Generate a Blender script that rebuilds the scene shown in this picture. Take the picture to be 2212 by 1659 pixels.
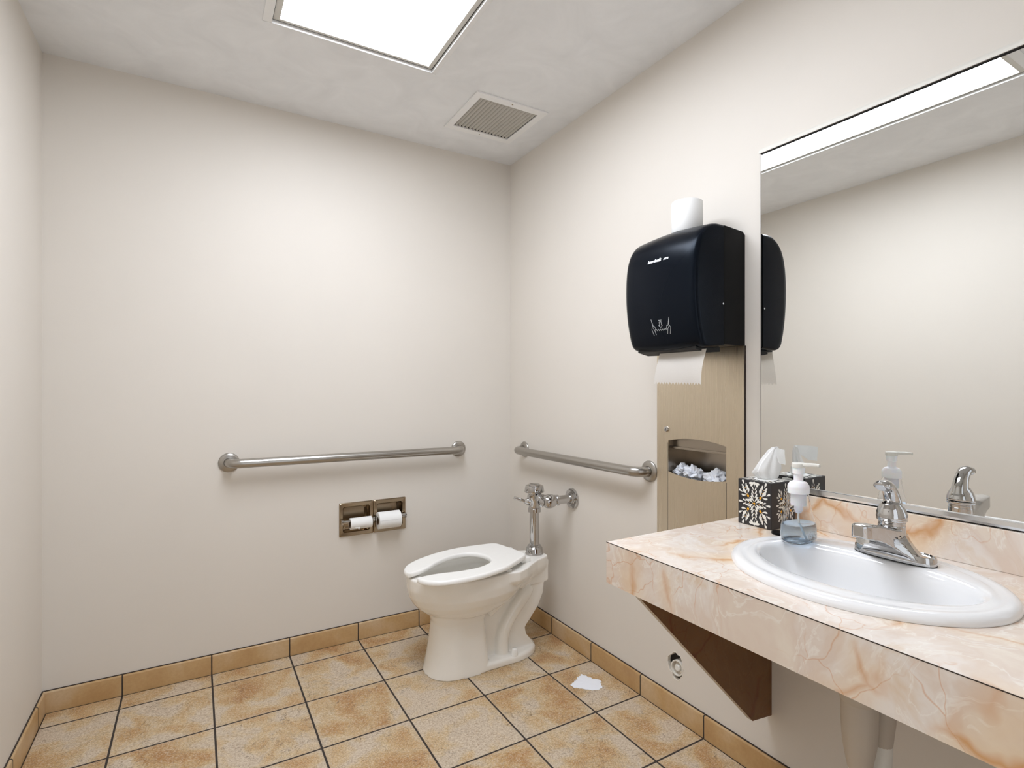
import bpy, bmesh, math, random
from math import sin, cos, pi, radians, sqrt, atan2
from mathutils import Vector, Matrix, noise as mnoise

for o in list(bpy.data.objects):
    bpy.data.objects.remove(o)
scene = bpy.context.scene
COL = scene.collection
W, H = 2212, 1659

# ------------------------------------------------------------------ camera
F_PX, YAW, HOR = 1163.77, 0.53134, 836.68
cam_d = bpy.data.cameras.new('camera')
cam_d.sensor_fit = 'HORIZONTAL'
cam_d.sensor_width = 36.0
cam_d.lens = 36.0 * F_PX / W
cam_d.shift_y = (HOR - H / 2) / W
cam_d.clip_start = 0.02
cam = bpy.data.objects.new('camera', cam_d)
cam.location = (-1.51234, -2.59369, 1.20373)
cam.rotation_euler = (pi / 2, 0, -YAW)
COL.objects.link(cam)
scene.camera = cam

# ------------------------------------------------------------------ world and exposure
wd = bpy.data.worlds.new('world')
scene.world = wd
wd.use_nodes = True
wd.node_tree.nodes['Background'].inputs[0].default_value = (0.93, 0.97, 1.03, 1)
wd.node_tree.nodes['Background'].inputs[1].default_value = 0.7  # soft fill, enters by the doorway added behind the camera
scene.view_settings.view_transform = 'Standard'
scene.view_settings.look = 'None'
scene.view_settings.gamma = 1.0
scene.view_settings.use_curve_mapping = False
scene.view_settings.exposure = 0.88
LENS_POWER = 8.2          # brightness of the lit diffuser in the ceiling

# room
ZC = 2.44
XL = -2.0
YF = -3.12
TILE, OX, OY = 0.30491, -0.84344, -0.11519
BZ = 0.079
CZ = 0.807                 # counter top height


# ================================================================== materials
def srgb(r, g, b):
    f = lambda c: (c / 255 / 12.92) if c / 255 <= 0.04045 else ((c / 255 + 0.055) / 1.055) ** 2.4
    return (f(r), f(g), f(b), 1.0)


class NT:
    """small helper for node graphs"""
    def __init__(self, name):
        self.m = bpy.data.materials.new(name)
        self.m.use_nodes = True
        self.t = self.m.node_tree
        self.b = self.t.nodes['Principled BSDF']

    def n(self, kind, **kw):
        nd = self.t.nodes.new(kind)
        for k, v in kw.items():
            setattr(nd, k, v)
        return nd

    def link(self, a, b):
        self.t.links.new(a, b)

    def val(self, sock, v):
        if hasattr(v, 'links') or isinstance(v, bpy.types.NodeSocket):
            self.link(v, sock)
        else:
            sock.default_value = v

    def math(self, op, a, b=None, c=None, clamp=False):
        nd = self.n('ShaderNodeMath', operation=op, use_clamp=clamp)
        self.val(nd.inputs[0], a)
        if b is not None:
            self.val(nd.inputs[1], b)
        if c is not None:
            self.val(nd.inputs[2], c)
        return nd.outputs[0]

    def pos(self):
        return self.n('ShaderNodeTexCoord').outputs['Object']

    def noise(self, vec, scale, detail=3, rough=0.5, dist=0.0, out=0):
        nd = self.n('ShaderNodeTexNoise')
        self.link(vec, nd.inputs['Vector'])
        nd.inputs['Scale'].default_value = scale
        nd.inputs['Detail'].default_value = detail
        nd.inputs['Roughness'].default_value = rough
        nd.inputs['Distortion'].default_value = dist
        return nd.outputs[out]

    def ramp(self, fac, stops, interp='LINEAR'):
        nd = self.n('ShaderNodeValToRGB')
        cr = nd.color_ramp
        cr.interpolation = interp
        while len(cr.elements) < len(stops):
            cr.elements.new(0.5)
        for e, (p, c) in zip(cr.elements, stops):
            e.position = p
            e.color = c if len(c) == 4 else (*c, 1)
        self.link(fac, nd.inputs[0])
        return nd.outputs[0]

    def mix(self, fac, a, b, mode='MIX'):
        nd = self.n('ShaderNodeMix', data_type='RGBA', blend_type=mode)
        self.val(nd.inputs[0], fac)
        self.val(nd.inputs[6], a)
        self.val(nd.inputs[7], b)
        return nd.outputs[2]

    def maprange(self, v, a, b, c=0.0, d=1.0):
        nd = self.n('ShaderNodeMapRange')
        self.link(v, nd.inputs[0])
        for i, x in enumerate((a, b, c, d)):
            nd.inputs[i + 1].default_value = x
        return nd.outputs[0]

    def bump(self, h, strength, dist=0.002):
        nd = self.n('ShaderNodeBump')
        nd.inputs['Strength'].default_value = strength
        nd.inputs['Distance'].default_value = dist
        self.link(h, nd.inputs['Height'])
        self.link(nd.outputs[0], self.b.inputs['Normal'])

    def vadd(self, a, b, op='ADD'):
        nd = self.n('ShaderNodeVectorMath', operation=op)
        self.val(nd.inputs[0], a)
        self.val(nd.inputs[1], b)
        return nd.outputs[0]


def simple(name, col, rough=0.5, metal=0.0, **kw):
    t = NT(name)
    t.b.inputs['Base Color'].default_value = col
    t.b.inputs['Roughness'].default_value = rough
    t.b.inputs['Metallic'].default_value = metal
    for k, v in kw.items():
        t.b.inputs[k.replace('_', ' ')].default_value = v
    # a faint procedural unevenness on every plain surface
    p = t.pos()
    n = t.noise(p, 35, 3)
    if kw.get('Transmission_Weight', 0) == 0 and rough > 0.1 and 'gloss' not in name:
        r = t.maprange(n, 0.3, 0.7, rough - 0.004, rough + 0.006) if metal else t.maprange(n, 0.3, 0.7, max(rough - 0.03, 0.0), rough + 0.04)
        t.link(r, t.b.inputs['Roughness'])
    return t.m


def mat_wall(name, col, var=0.03, bump=0.12):
    t = NT(name)
    p = t.pos()
    n = t.noise(p, 1.7, 4, 0.55)
    c2 = tuple(x * (1 - var * 2) for x in col[:3]) + (1,)
    t.link(t.mix(t.maprange(n, 0.35, 0.65), col, c2), t.b.inputs['Base Color'])
    t.b.inputs['Roughness'].default_value = 0.55
    t.b.inputs['Specular IOR Level'].default_value = 0.3
    h = t.noise(p, 260, 3, 0.6)
    t.bump(h, bump, 0.001)
    return t.m


def mat_ceiling():
    t = NT('ceiling_paint')
    p = t.pos()
    n = t.noise(p, 5.5, 6, 0.6, 0.8)
    c = t.ramp(n, [(0.3, srgb(230, 231, 232)), (0.7, srgb(241, 242, 243))])
    t.link(c, t.b.inputs['Base Color'])
    t.b.inputs['Roughness'].default_value = 0.7
    t.bump(t.noise(p, 180, 4), 0.1, 0.001)
    return t.m


def mat_tile(name, axes='xy', base=False):
    t = NT(name)
    p = t.pos()
    sep = t.n('ShaderNodeSeparateXYZ')
    t.link(p, sep.inputs[0])
    fr, ids = [], []
    for ax, off in (('x', OX), ('y', OY)):
        if ax in axes:
            u = t.math('DIVIDE', t.math('SUBTRACT', sep.outputs[ax.upper()], off), TILE)
            ids.append(t.math('FLOOR', u))
            fr.append(t.math('ABSOLUTE', t.math('SUBTRACT', t.math('FRACT', u), 0.5)))
        else:
            ids.append(t.math('MULTIPLY', sep.outputs[ax.upper()], 0.0))
    d = fr[0] if len(fr) == 1 else t.math('MAXIMUM', fr[0], fr[1])
    wob = t.math('MULTIPLY', t.math('SUBTRACT', t.noise(p, 60, 2), 0.5), 0.003)
    dw = t.math('ADD', d, wob)
    g = 0.0108 if not base else 0.008
    grout = t.maprange(dw, 0.5 - g - 0.0015, 0.5 - g + 0.0015)
    cmb = t.n('ShaderNodeCombineXYZ')
    t.link(ids[0], cmb.inputs[0]); t.link(ids[1], cmb.inputs[1])
    cmb.inputs[2].default_value = 3.7
    wn = t.n('ShaderNodeTexWhiteNoise', noise_dimensions='3D')
    t.link(cmb.outputs[0], wn.inputs['Vector'])
    off = t.vadd(wn.outputs['Color'], (37.0, 23.0, 11.0), 'MULTIPLY')
    q = t.vadd(p, off)
    if base:
        n1 = t.noise(q, 5.0, 3, 0.5, 0.3)
        col = t.ramp(n1, [(0.3, srgb(182, 144, 96)), (0.5, srgb(198, 164, 117)), (0.68, srgb(208, 182, 146))])
        fine = t.noise(q, 90, 4, 0.7)
        col = t.mix(t.maprange(fine, 0.35, 0.75, 0.0, 0.22), col, srgb(150, 105, 55))
        rough = 0.35
    else:
        n1 = t.noise(q, 6.5, 5, 0.55, 0.5)
        n1b = t.math('ADD', n1, t.math('MULTIPLY', t.math('SUBTRACT', wn.outputs['Value'], 0.5), 0.10))
        col = t.ramp(n1b, [(0.41, srgb(212, 196, 174)), (0.48, srgb(211, 186, 145)), (0.57, srgb(198, 160, 108)),
                           (0.68, srgb(178, 128, 70))])
        fine = t.noise(q, 150, 8, 0.8)
        col = t.mix(t.maprange(fine, 0.44, 0.60, 0.0, 0.62), col, srgb(140, 104, 62))
        fine2 = t.noise(t.vadd(q, (5.1, 2.2, 0.3)), 210, 6, 0.8)
        col = t.mix(t.maprange(fine2, 0.48, 0.64, 0.0, 0.65), col, srgb(236, 224, 204))
        # pale worn borders of the tiles
        en = t.math('ADD', d, t.math('MULTIPLY', t.math('SUBTRACT', t.noise(q, 22, 6, 0.7), 0.5), 0.22))
        col = t.mix(t.maprange(en, 0.43, 0.53, 0.0, 0.55), col, srgb(206, 190, 166))
        # thin dark crazing lines
        cr = t.noise(q, 15, 8, 0.55, 1.2)
        line = t.maprange(t.math('ABSOLUTE', t.math('SUBTRACT', cr, 0.5)), 0.0, 0.007, 1.0, 0.0)
        msk = t.maprange(t.noise(t.vadd(q, (9.0, 4.0, 1.0)), 9, 3), 0.44, 0.56)
        crk = t.math('MULTIPLY', line, msk)
        cr2 = t.noise(t.vadd(q, (1.7, 8.3, 2.0)), 34, 6, 0.55, 0.8)
        line2 = t.maprange(t.math('ABSOLUTE', t.math('SUBTRACT', cr2, 0.5)), 0.0, 0.009, 0.6, 0.0)
        msk2 = t.maprange(t.noise(t.vadd(q, (3.0, 14.0, 1.0)), 12, 3), 0.50, 0.62)
        crk = t.math('MAXIMUM', crk, t.math('MULTIPLY', line2, msk2))
        col = t.mix(t.math('MULTIPLY', crk, 0.85), col, srgb(76, 54, 36))
        rough = 0.42
    col = t.mix(grout, col, srgb(58, 50, 45))
    t.link(col, t.b.inputs['Base Color'])
    t.link(t.math('ADD', t.math('MULTIPLY', grout, 0.45), rough), t.b.inputs['Roughness'])
    h = t.math('SUBTRACT', t.math('MULTIPLY', fine, 0.12 if base else 0.4), grout)
    if not base:
        h = t.math('SUBTRACT', h, t.math('MULTIPLY', crk, 0.5))
    t.bump(h, 0.5, 0.0025)
    return t.m


def mat_marble(name, tint=(1, 1, 1), dark=False):
    t = NT(name)
    p = t.pos()
    mp = t.n('ShaderNodeMapping')
    t.link(p, mp.inputs[0])
    mp.inputs['Rotation'].default_value = (0.35, 0.5, 0.6)
    mp.inputs['Scale'].default_value = (1.0, 1.0, 0.75)
    q = mp.outputs[0]
    w = t.n('ShaderNodeTexNoise')
    t.link(q, w.inputs['Vector']); w.inputs['Scale'].default_value = 5.0
    w.inputs['Detail'].default_value = 4
    q2 = t.vadd(q, t.vadd(w.outputs['Color'], (0.16, 0.16, 0.16), 'MULTIPLY'))
    n = t.noise(q2, 6.0, 5, 0.6, 0.6)
    base = t.ramp(n, [(0.3, srgb(240, 228, 213)), (0.45, srgb(231, 214, 199)), (0.58, srgb(241, 232, 223)), (0.7, srgb(229, 207, 182))])
    # large veins
    v = t.n('ShaderNodeTexVoronoi', feature='DISTANCE_TO_EDGE')
    t.link(q2, v.inputs['Vector']); v.inputs['Scale'].default_value = 3.6
    l1 = t.maprange(v.outputs['Distance'], 0.0, 0.030, 1.0, 0.0)
    halo = t.maprange(v.outputs['Distance'], 0.0, 0.16, 1.0, 0.0)
    m1 = t.maprange(t.noise(t.vadd(q, (4, 2, 7)), 4.5, 2), 0.42, 0.54)
    # fine branches
    v2 = t.n('ShaderNodeTexVoronoi', feature='DISTANCE_TO_EDGE')
    t.link(t.vadd(q2, t.vadd(w.outputs['Color'], (0.22, 0.10, 0.18), 'MULTIPLY')), v2.inputs['Vector']); v2.inputs['Scale'].default_value = 7.5
    l2 = t.maprange(v2.outputs['Distance'], 0.0, 0.016, 0.7, 0.0)
    m2 = t.maprange(t.noise(t.vadd(q, (8, 5, 1)), 6.0, 2), 0.46, 0.56)
    # milky clouds
    cl = t.noise(t.vadd(q2, (2, 9, 3)), 6.5, 5, 0.6, 1.3)
    clo = t.maprange(t.math('ABSOLUTE', t.math('SUBTRACT', cl, 0.5)), 0.0, 0.020, 0.6, 0.0)
    col = t.mix(clo, base, srgb(250, 245, 236))
    col = t.mix(t.math('MULTIPLY', t.math('MULTIPLY', halo, m1), 0.45), col, srgb(238, 200, 140))
    col = t.mix(t.math('MULTIPLY', t.math('MULTIPLY', l1, m1), 0.7), col, srgb(208, 140, 70))
    col = t.mix(t.math('MULTIPLY', t.math('MULTIPLY', l2, m2), 0.75), col, srgb(214, 150, 90))
    if tint != (1, 1, 1):
        col = t.mix(1.0, col, (*tint, 1), 'MULTIPLY')
    t.link(col, t.b.inputs['Base Color'])
    t.b.inputs['Roughness'].default_value = 0.22
    t.bump(t.noise(p, 120, 2), 0.03, 0.001)
    return t.m


def mat_brushed(name, col, rough, stretch=(300, 300, 3), aniso=0.0, var=0.25):
    t = NT(name)
    p = t.pos()
    mp = t.n('ShaderNodeMapping')
    t.link(p, mp.inputs[0]); mp.inputs['Scale'].default_value = stretch
    n = t.noise(mp.outputs[0], 1.0, 4, 0.6)
    c2 = tuple(x * (1 - var) for x in col[:3]) + (1,)
    t.link(t.mix(n, col, c2), t.b.inputs['Base Color'])
    t.b.inputs['Metallic'].default_value = 1.0
    t.link(t.maprange(n, 0.3, 0.7, rough - 0.06, rough + 0.08), t.b.inputs['Roughness'])
    t.bump(n, 0.06, 0.0005)
    return t.m


def mat_paper(name, col, emboss=300):
    t = NT(name)
    t.b.inputs['Base Color'].default_value = col
    t.b.inputs['Roughness'].default_value = 0.9
    t.b.inputs['Specular IOR Level'].default_value = 0.15
    t.bump(t.noise(t.pos(), emboss, 3, 0.6), 0.35, 0.001)
    return t.m


def mat_emit(name, col, power):
    t = NT(name)
    t.b.inputs['Base Color'].default_value = (0.9, 0.9, 0.9, 1)
    t.b.inputs['Emission Color'].default_value = col
    t.b.inputs['Emission Strength'].default_value = power
    return t.m


M = {
    'wall': mat_wall('wall_paint', srgb(229, 223, 214), 0.012),
    'ceiling': mat_ceiling(),
    'floor': mat_tile('floor_tile'),
    'base_x': mat_tile('base_tile_x', 'x', True),
    'base_y': mat_tile('base_tile_y', 'y', True),
    'marble': mat_marble('marble_laminate'),
    'brown': mat_marble('brown_laminate', (0.22, 0.11, 0.035)),
    'seam': simple('laminate_seam', srgb(52, 40, 32), 0.6),
    'chrome': simple('chrome', (0.56, 0.555, 0.55, 1), 0.04, 1.0),
    'nickel': simple('polished_steel', (0.62, 0.57, 0.50, 1), 0.13, 1.0),
    'brown_steel': simple('floor_tinted_steel', (0.40, 0.31, 0.21, 1), 0.2, 1.0),  # brown of the floor's reflection put into the base colour
    'satin': simple('satin_steel', (0.43, 0.41, 0.38, 1), 0.28, 1.0),
    'steel': mat_brushed('brushed_steel', (0.76, 0.67, 0.53, 1), 0.30, (500, 500, 4), var=0.09),
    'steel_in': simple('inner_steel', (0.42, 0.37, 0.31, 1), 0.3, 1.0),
    'black': simple('black_plastic', (0.004, 0.004, 0.0045, 1), 0.4, 0, Specular_IOR_Level=0.12),
    'navy': simple('dark_navy_gloss', (0.003, 0.0045, 0.008, 1), 0.27, 0.0, Specular_IOR_Level=0.15, Specular_Tint=(0.7, 0.83, 1.0, 1)),
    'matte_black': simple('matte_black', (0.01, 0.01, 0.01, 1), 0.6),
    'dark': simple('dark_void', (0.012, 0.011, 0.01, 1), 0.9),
    'porcelain': simple('porcelain', srgb(248, 245, 238), 0.08, 0, Coat_Weight=0.3, Coat_Roughness=0.03),
    'white_porcelain': simple('white_porcelain', srgb(247, 247, 247), 0.08, 0, Coat_Weight=0.3, Coat_Roughness=0.03),
    'seat': simple('seat_plastic', srgb(253, 252, 248), 0.22),
    'white_metal': simple('white_enamel', srgb(242, 242, 241), 0.35),
    'grille': simple('grille_enamel', srgb(205, 201, 192), 0.45),
    'paper': mat_paper('tissue_paper', srgb(246, 246, 244)),
    'towel': mat_paper('towel_paper', srgb(246, 242, 236), 420),
    'waste_paper': mat_paper('waste_paper', srgb(244, 247, 253), 60),
    'cardboard': simple('cardboard', srgb(120, 95, 70), 0.8),
    'ink': simple('white_print', (0.85, 0.87, 0.9, 1), 0.5),
    'grey_ink': simple('grey_print', (0.55, 0.57, 0.58, 1), 0.5),
    'box_black': simple('box_card', srgb(44, 42, 44), 0.42),
    'petal': simple('petal_print', srgb(242, 240, 232), 0.45),
    'petal_orange': simple('orange_print', srgb(246, 178, 36), 0.45),
    'mirror': simple('mirror_silver', (0.90, 0.91, 0.90, 1), 0.0, 1.0),
    'aluminium': simple('aluminium_channel', (0.82, 0.83, 0.84, 1), 0.18, 1.0),
    'pvc': simple('beige_plastic', srgb(196, 186, 172), 0.5),
    'pvc_white': simple('white_plastic', srgb(232, 230, 222), 0.4),
    'plug': simple('plug_white', srgb(228, 224, 214), 0.35),
    'plaster': simple('broken_plaster', srgb(236, 230, 218), 0.9),
    'pump': simple('pump_plastic', srgb(250, 251, 255), 0.35, 0, Subsurface_Weight=0.3, Subsurface_Scale=0.01),
    'door': simple('door_wood', srgb(92, 58, 34), 0.45),
    'lens': mat_emit('lit_diffuser', (0.905, 0.955, 1.05, 1), LENS_POWER),
}
# mirror has to be a flawless reflector
mm = M['mirror'].node_tree
for l in list(mm.links):
    if l.to_socket.name == 'Roughness':
        mm.links.remove(l)


def glass(name, col, ior):
    t = NT(name)
    t.b.inputs['Base Color'].default_value = col
    t.b.inputs['Roughness'].default_value = 0.01
    t.b.inputs['Transmission Weight'].default_value = 1.0
    t.b.inputs['IOR'].default_value = ior
    t.bump(t.noise(t.pos(), 18, 2), 0.05, 0.001)
    return t.m


M['glass'] = glass('clear_plastic', (0.985, 0.99, 1.0, 1), 1.18)
M['liquid'] = glass('blue_soap', (0.66, 0.83, 1.0, 1), 1.05)
M['liquid'].node_tree.nodes['Principled BSDF'].inputs['Transmission Weight'].default_value = 0.9


# ================================================================== mesh helpers
def wloc(o):
    v = Vector((0, 0, 0))
    while o is not None:
        v = v + o.location
        o = o.parent
    return v


def tag(o, label=None, cat=None, group=None, kind=None):
    if label: o['label'] = label
    if cat: o['category'] = cat
    if group: o['group'] = group
    if kind: o['kind'] = kind
    return o


def empty(name, loc, label=None, cat=None, group=None):
    o = bpy.data.objects.new(name, None)
    o.empty_display_size = 0.05
    o.location = loc
    COL.objects.link(o)
    return tag(o, label, cat, group)


def obj(name, bm, mats, parent=None, origin=None, smooth=35, label=None):
    """bm is in world coordinates; the object gets its origin at `origin`."""
    bmesh.ops.recalc_face_normals(bm, faces=bm.faces)
    base = wloc(parent) if parent else Vector((0, 0, 0))
    org = Vector(origin) if origin is not None else base
    bmesh.ops.translate(bm, verts=bm.verts, vec=-org)
    me = bpy.data.meshes.new(name)
    bm.to_mesh(me)
    bm.free()
    for mt in (mats if isinstance(mats, (list, tuple)) else [mats]):
        me.materials.append(M[mt])
    if smooth:
        me.polygons.foreach_set('use_smooth', [True] * len(me.polygons))
        me.set_sharp_from_angle(angle=radians(smooth))
    o = bpy.data.objects.new(name, me)
    o.location = org - base
    COL.objects.link(o)
    if parent:
        o.parent = parent
    if label:
        o['label'] = label
    return o


def bake(o):
    """apply modifiers"""
    dg = bpy.context.evaluated_depsgraph_get()
    dg.update()
    me = bpy.data.meshes.new_from_object(o.evaluated_get(dg))
    o.modifiers.clear()
    o.data = me
    return o


def voxel(o, size, smooth_it=6, fac=0.5):
    m = o.modifiers.new('r', 'REMESH')
    m.mode = 'VOXEL'
    m.voxel_size = size
    m.use_smooth_shade = True
    s = o.modifiers.new('s', 'SMOOTH')
    s.factor = fac
    s.iterations = smooth_it
    bake(o)
    o.data.polygons.foreach_set('use_smooth', [True] * len(o.data.polygons))
    return o


def box(bm, x0, x1, y0, y1, z0, z1, bevel=0.0, mi=0, seg=2):
    vs = [bm.verts.new((x, y, z)) for z in (z0, z1) for (x, y) in ((x0, y0), (x1, y0), (x1, y1), (x0, y1))]
    fs = [bm.faces.new([vs[i] for i in q]) for q in
          ((0, 3, 2, 1), (4, 5, 6, 7), (0, 1, 5, 4), (1, 2, 6, 5), (2, 3, 7, 6), (3, 0, 4, 7))]
    for f in fs:
        f.material_index = mi
    if bevel > 0:
        es = list({e for f in fs for e in f.edges})
        r = bmesh.ops.bevel(bm, geom=es, offset=bevel, segments=seg, affect='EDGES', profile=0.5)
        for f in r['faces']:
            f.material_index = mi
    return vs


def loft(bm, rings, cap0=True, cap1=True, close=False, mi=0):
    vr = [[bm.verts.new(p) for p in r] for r in rings]
    n = len(vr[0])
    prs = list(zip(vr, vr[1:])) + ([(vr[-1], vr[0])] if close else [])
    for a, b in prs:
        for i in range(n):
            f = bm.faces.new((a[i], a[(i + 1) % n], b[(i + 1) % n], b[i]))
            f.material_index = mi
    if not close:
        if cap0:
            bm.faces.new(vr[0][::-1]).material_index = mi
        if cap1:
            bm.faces.new(vr[-1]).material_index = mi
    return vr


def frame(d):
    d = Vector(d).normalized()
    a = Vector((0, 0, 1)) if abs(d.z) < 0.9 else Vector((1, 0, 0))
    u = d.cross(a).normalized()
    v = d.cross(u).normalized()
    return u, v


def lathe(bm, base, axis, prof, n=32, mi=0, cap=True):
    """prof: list of (radius, height along axis)"""
    base = Vector(base)
    d = Vector(axis).normalized()
    u, v = frame(d)
    rings = []
    for r, h in prof:
        rings.append([base + d * h + (u * cos(2 * pi * i / n) + v * sin(2 * pi * i / n)) * max(r, 1e-5) for i in range(n)])
    return loft(bm, rings, cap, cap, mi=mi)


def tube(bm, pts, r, n=20, cap=True, mi=0):
    pts = [Vector(p) for p in pts]
    rs = r if isinstance(r, (list, tuple)) else [r] * len(pts)
    rings = []
    u = None
    for i, p in enumerate(pts):
        d = (pts[min(i + 1, len(pts) - 1)] - pts[max(i - 1, 0)]).normalized()
        if u is None:
            u, _ = frame(d)
        u = (u - d * u.dot(d)).normalized()
        v = d.cross(u)
        rings.append([p + (u * cos(2 * pi * k / n) + v * sin(2 * pi * k / n)) * rs[i] for k in range(n)])
    return loft(bm, rings, cap, cap, mi=mi)


def arc(c, a, b, r0, t0, t1, n=8):
    """points c + r(cos t a + sin t b)"""
    c, a, b = Vector(c), Vector(a), Vector(b)
    return [c + (a * cos(t0 + (t1 - t0) * i / n) + b * sin(t0 + (t1 - t0) * i / n)) * r0 for i in range(n + 1)]


def smooth_path(pts, sub=6):
    pts = [Vector(p) for p in pts]
    out = []
    for i in range(len(pts) - 1):
        p0 = pts[max(i - 1, 0)]; p1 = pts[i]; p2 = pts[i + 1]; p3 = pts[min(i + 2, len(pts) - 1)]
        for k in range(sub):
            t = k / sub
            out.append(0.5 * ((2 * p1) + (-p0 + p2) * t + (2 * p0 - 5 * p1 + 4 * p2 - p3) * t * t + (-p0 + 3 * p1 - 3 * p2 + p3) * t ** 3))
    out.append(pts[-1])
    return out


def rrect(a0, a1, b0, b1, r, n=6):
    pts = []
    for (ca, cb, t) in ((a1 - r, b1 - r, 0), (a0 + r, b1 - r, pi / 2), (a0 + r, b0 + r, pi), (a1 - r, b0 + r, 1.5 * pi)):
        for i in range(n + 1):
            tt = t + pi / 2 * i / n
            pts.append((ca + r * cos(tt), cb + r * sin(tt)))
    return pts


def plate(bm, outer, holes, place, t0, t1, mi=0):
    """flat plate with holes. outer/holes: 2-D loops; place(a,b,t)->3-D; t0,t1 thickness"""
    loops = [outer] + list(holes)
    for t in (t0, t1):
        es = []
        for lp in loops:
            vs = [bm.verts.new(place(a, b, t)) for a, b in lp]
            es += [bm.edges.new((vs[i], vs[(i + 1) % len(vs)])) for i in range(len(vs))]
            if t == t0:
                lp_v0.append(vs) if False else None
            store.setdefault(id(bm), []).append(vs)
        r = bmesh.ops.triangle_fill(bm, edges=es, use_beauty=True)
        for g in r['geom']:
            if isinstance(g, bmesh.types.BMFace):
                g.material_index = mi
    L = store.pop(id(bm))
    k = len(loops)
    for a, b in zip(L[:k], L[k:]):
        n = len(a)
        for i in range(n):
            bm.faces.new((a[i], a[(i + 1) % n], b[(i + 1) % n], b[i])).material_index = mi


store = {}


def plane_x(a, b, t):   # a = y, b = z, t = x
    return (t, a, b)


def plane_y(a, b, t):   # a = x, b = z, t = y
    return (a, t, b)


def plane_z(a, b, t):
    return (a, b, t)


def rect(a0, a1, b0, b1):
    return [(a0, b0), (a1, b0), (a1, b1), (a0, b1)]


def text_mesh(s, size, xf, shear=0.0, offset=0.0, depth=0.0004):
    cu = bpy.data.curves.new('txt', 'FONT')
    cu.body = s
    cu.size = size
    cu.shear = shear
    cu.offset = offset
    cu.extrude = depth
    cu.align_x = 'CENTER'
    cu.align_y = 'CENTER'
    o = bpy.data.objects.new('txt', cu)
    COL.objects.link(o)
    dg = bpy.context.evaluated_depsgraph_get()
    dg.update()
    me = bpy.data.meshes.new_from_object(o.evaluated_get(dg))
    bm = bmesh.new()
    bm.from_mesh(me)
    bmesh.ops.transform(bm, matrix=xf, verts=bm.verts)
    bpy.data.objects.remove(o)
    bpy.data.curves.remove(cu)
    return bm


# ================================================================== setting
random.seed(4)
bm = bmesh.new()
box(bm, XL - 0.12, 0.12, YF - 0.12, 0.12, -0.1, 0.0)
tag(obj('floor', bm, 'floor', smooth=0), kind='structure')

LX0, LX1, LY0, LY1 = -1.271, -0.741, -1.788, -0.653       # lens of the light
bm = bmesh.new()
plate(bm, rect(XL - 0.12, 0.12, YF - 0.12, 0.12), [rect(-1.29, -0.722, -1.81, -0.632), rect(-0.472, -0.170, -0.556, -0.268)],
      plane_z, ZC, ZC + 0.02)
box(bm, XL - 0.12, 0.12, YF - 0.12, 0.12, ZC + 0.14, ZC + 0.16)
tag(obj('ceiling', bm, 'ceiling', smooth=0), kind='structure')

# back wall with the recess for the toilet paper holder
TPX = (-0.931, -0.608); TPZ = (0.500, 0.658)
bm = bmesh.new()
plate(bm, rect(XL, 0.0, 0.0, ZC), [rect(TPX[0] + 0.01, TPX[1] - 0.01, TPZ[0] + 0.01, TPZ[1] - 0.01)], plane_y, 0.0, 0.08)
box(bm, XL, 0, 0.08, 0.12, 0, ZC)
tag(obj('wall_back', bm, 'wall', smooth=0), kind='structure')

# right wall, with the waste recess and the broken hole round the capped drain
PY0, PY1, PZ0, PZ1 = -1.489, -1.114, 0.60, 1.3365          # stainless panel
HC = (-1.199, 0.188)
jag = []
for i in range(30):
    t = 2 * pi * i / 30
    rr = 1 + 0.10 * sin(3 * t + 1) + random.uniform(-0.10, 0.10)
    jag.append((HC[0] + 0.036 * rr * cos(t), HC[1] + 0.045 * rr * sin(t)))
bm = bmesh.new()
plate(bm, rect(YF, 0.0, 0.0, ZC), [rect(PY0 + 0.03, PY1 - 0.03, PZ0 + 0.03, PZ1 - 0.03), jag], plane_x, 0.0, 0.014)
box(bm, 0.118, 0.13, YF, 0.0, 0, ZC)
jo = [(HC[0] + (a - HC[0]) * (1.10 + .10 * sin(i * 1.9)), HC[1] + (b - HC[1]) * (1.10 + .10 * sin(i * 1.9))) for i, (a, b) in enumerate(jag)]
jv = [[bm.verts.new((x, a, b)) for a, b in lp] for x, lp in ((-.0001, jo), (-.0009, [(a * .4 + c * .6, b * .4 + d * .6) for (a, b), (c, d) in zip(jo, jag)]), (.002, jag))]
for A_, B_ in zip(jv, jv[1:]):
    for i in range(30):
        bm.faces.new((A_[i], A_[(i + 1) % 30], B_[(i + 1) % 30], B_[i])).material_index = 1
for f in bm.faces:
    c = f.calc_center_median()
    if abs(c.y - HC[0]) < 0.055 and abs(c.z - HC[1]) < 0.06 and 0.004 < c.x < 0.012:
        f.material_index = 1
tag(obj('wall_right', bm, ['wall', 'plaster'], smooth=0), kind='structure')

bm = bmesh.new()
box(bm, XL - 0.12, XL, YF, 0, 0, ZC)
tag(obj('wall_left', bm, 'wall', smooth=0), kind='structure')
bm = bmesh.new()
plate(bm, rect(XL, 0.0, 0.0, ZC), [rect(-1.55, -0.64, 0.001, 2.05)], plane_y, YF - 0.12, YF)  # opening is an added, unseen doorway that lets world light in as fill
tag(obj('wall_front', bm, 'wall', smooth=0), kind='structure')
bm = bmesh.new()
plate(bm, rect(-1.60, -0.59, 0.0012, 2.10), [rect(-1.54, -0.65, 0.002, 2.04)], plane_y, YF + 0.0005, YF + 0.018)
tag(obj('trim_4', bm, 'door', smooth=0), kind='structure')  # wood casing round the added doorway

# tile base along the walls, with a rounded top edge
def base_strip(name, pts, mat):
    b = bmesh.new()
    loft(b, pts)
    return tag(obj(name, b, mat, smooth=50), kind='structure')

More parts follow.
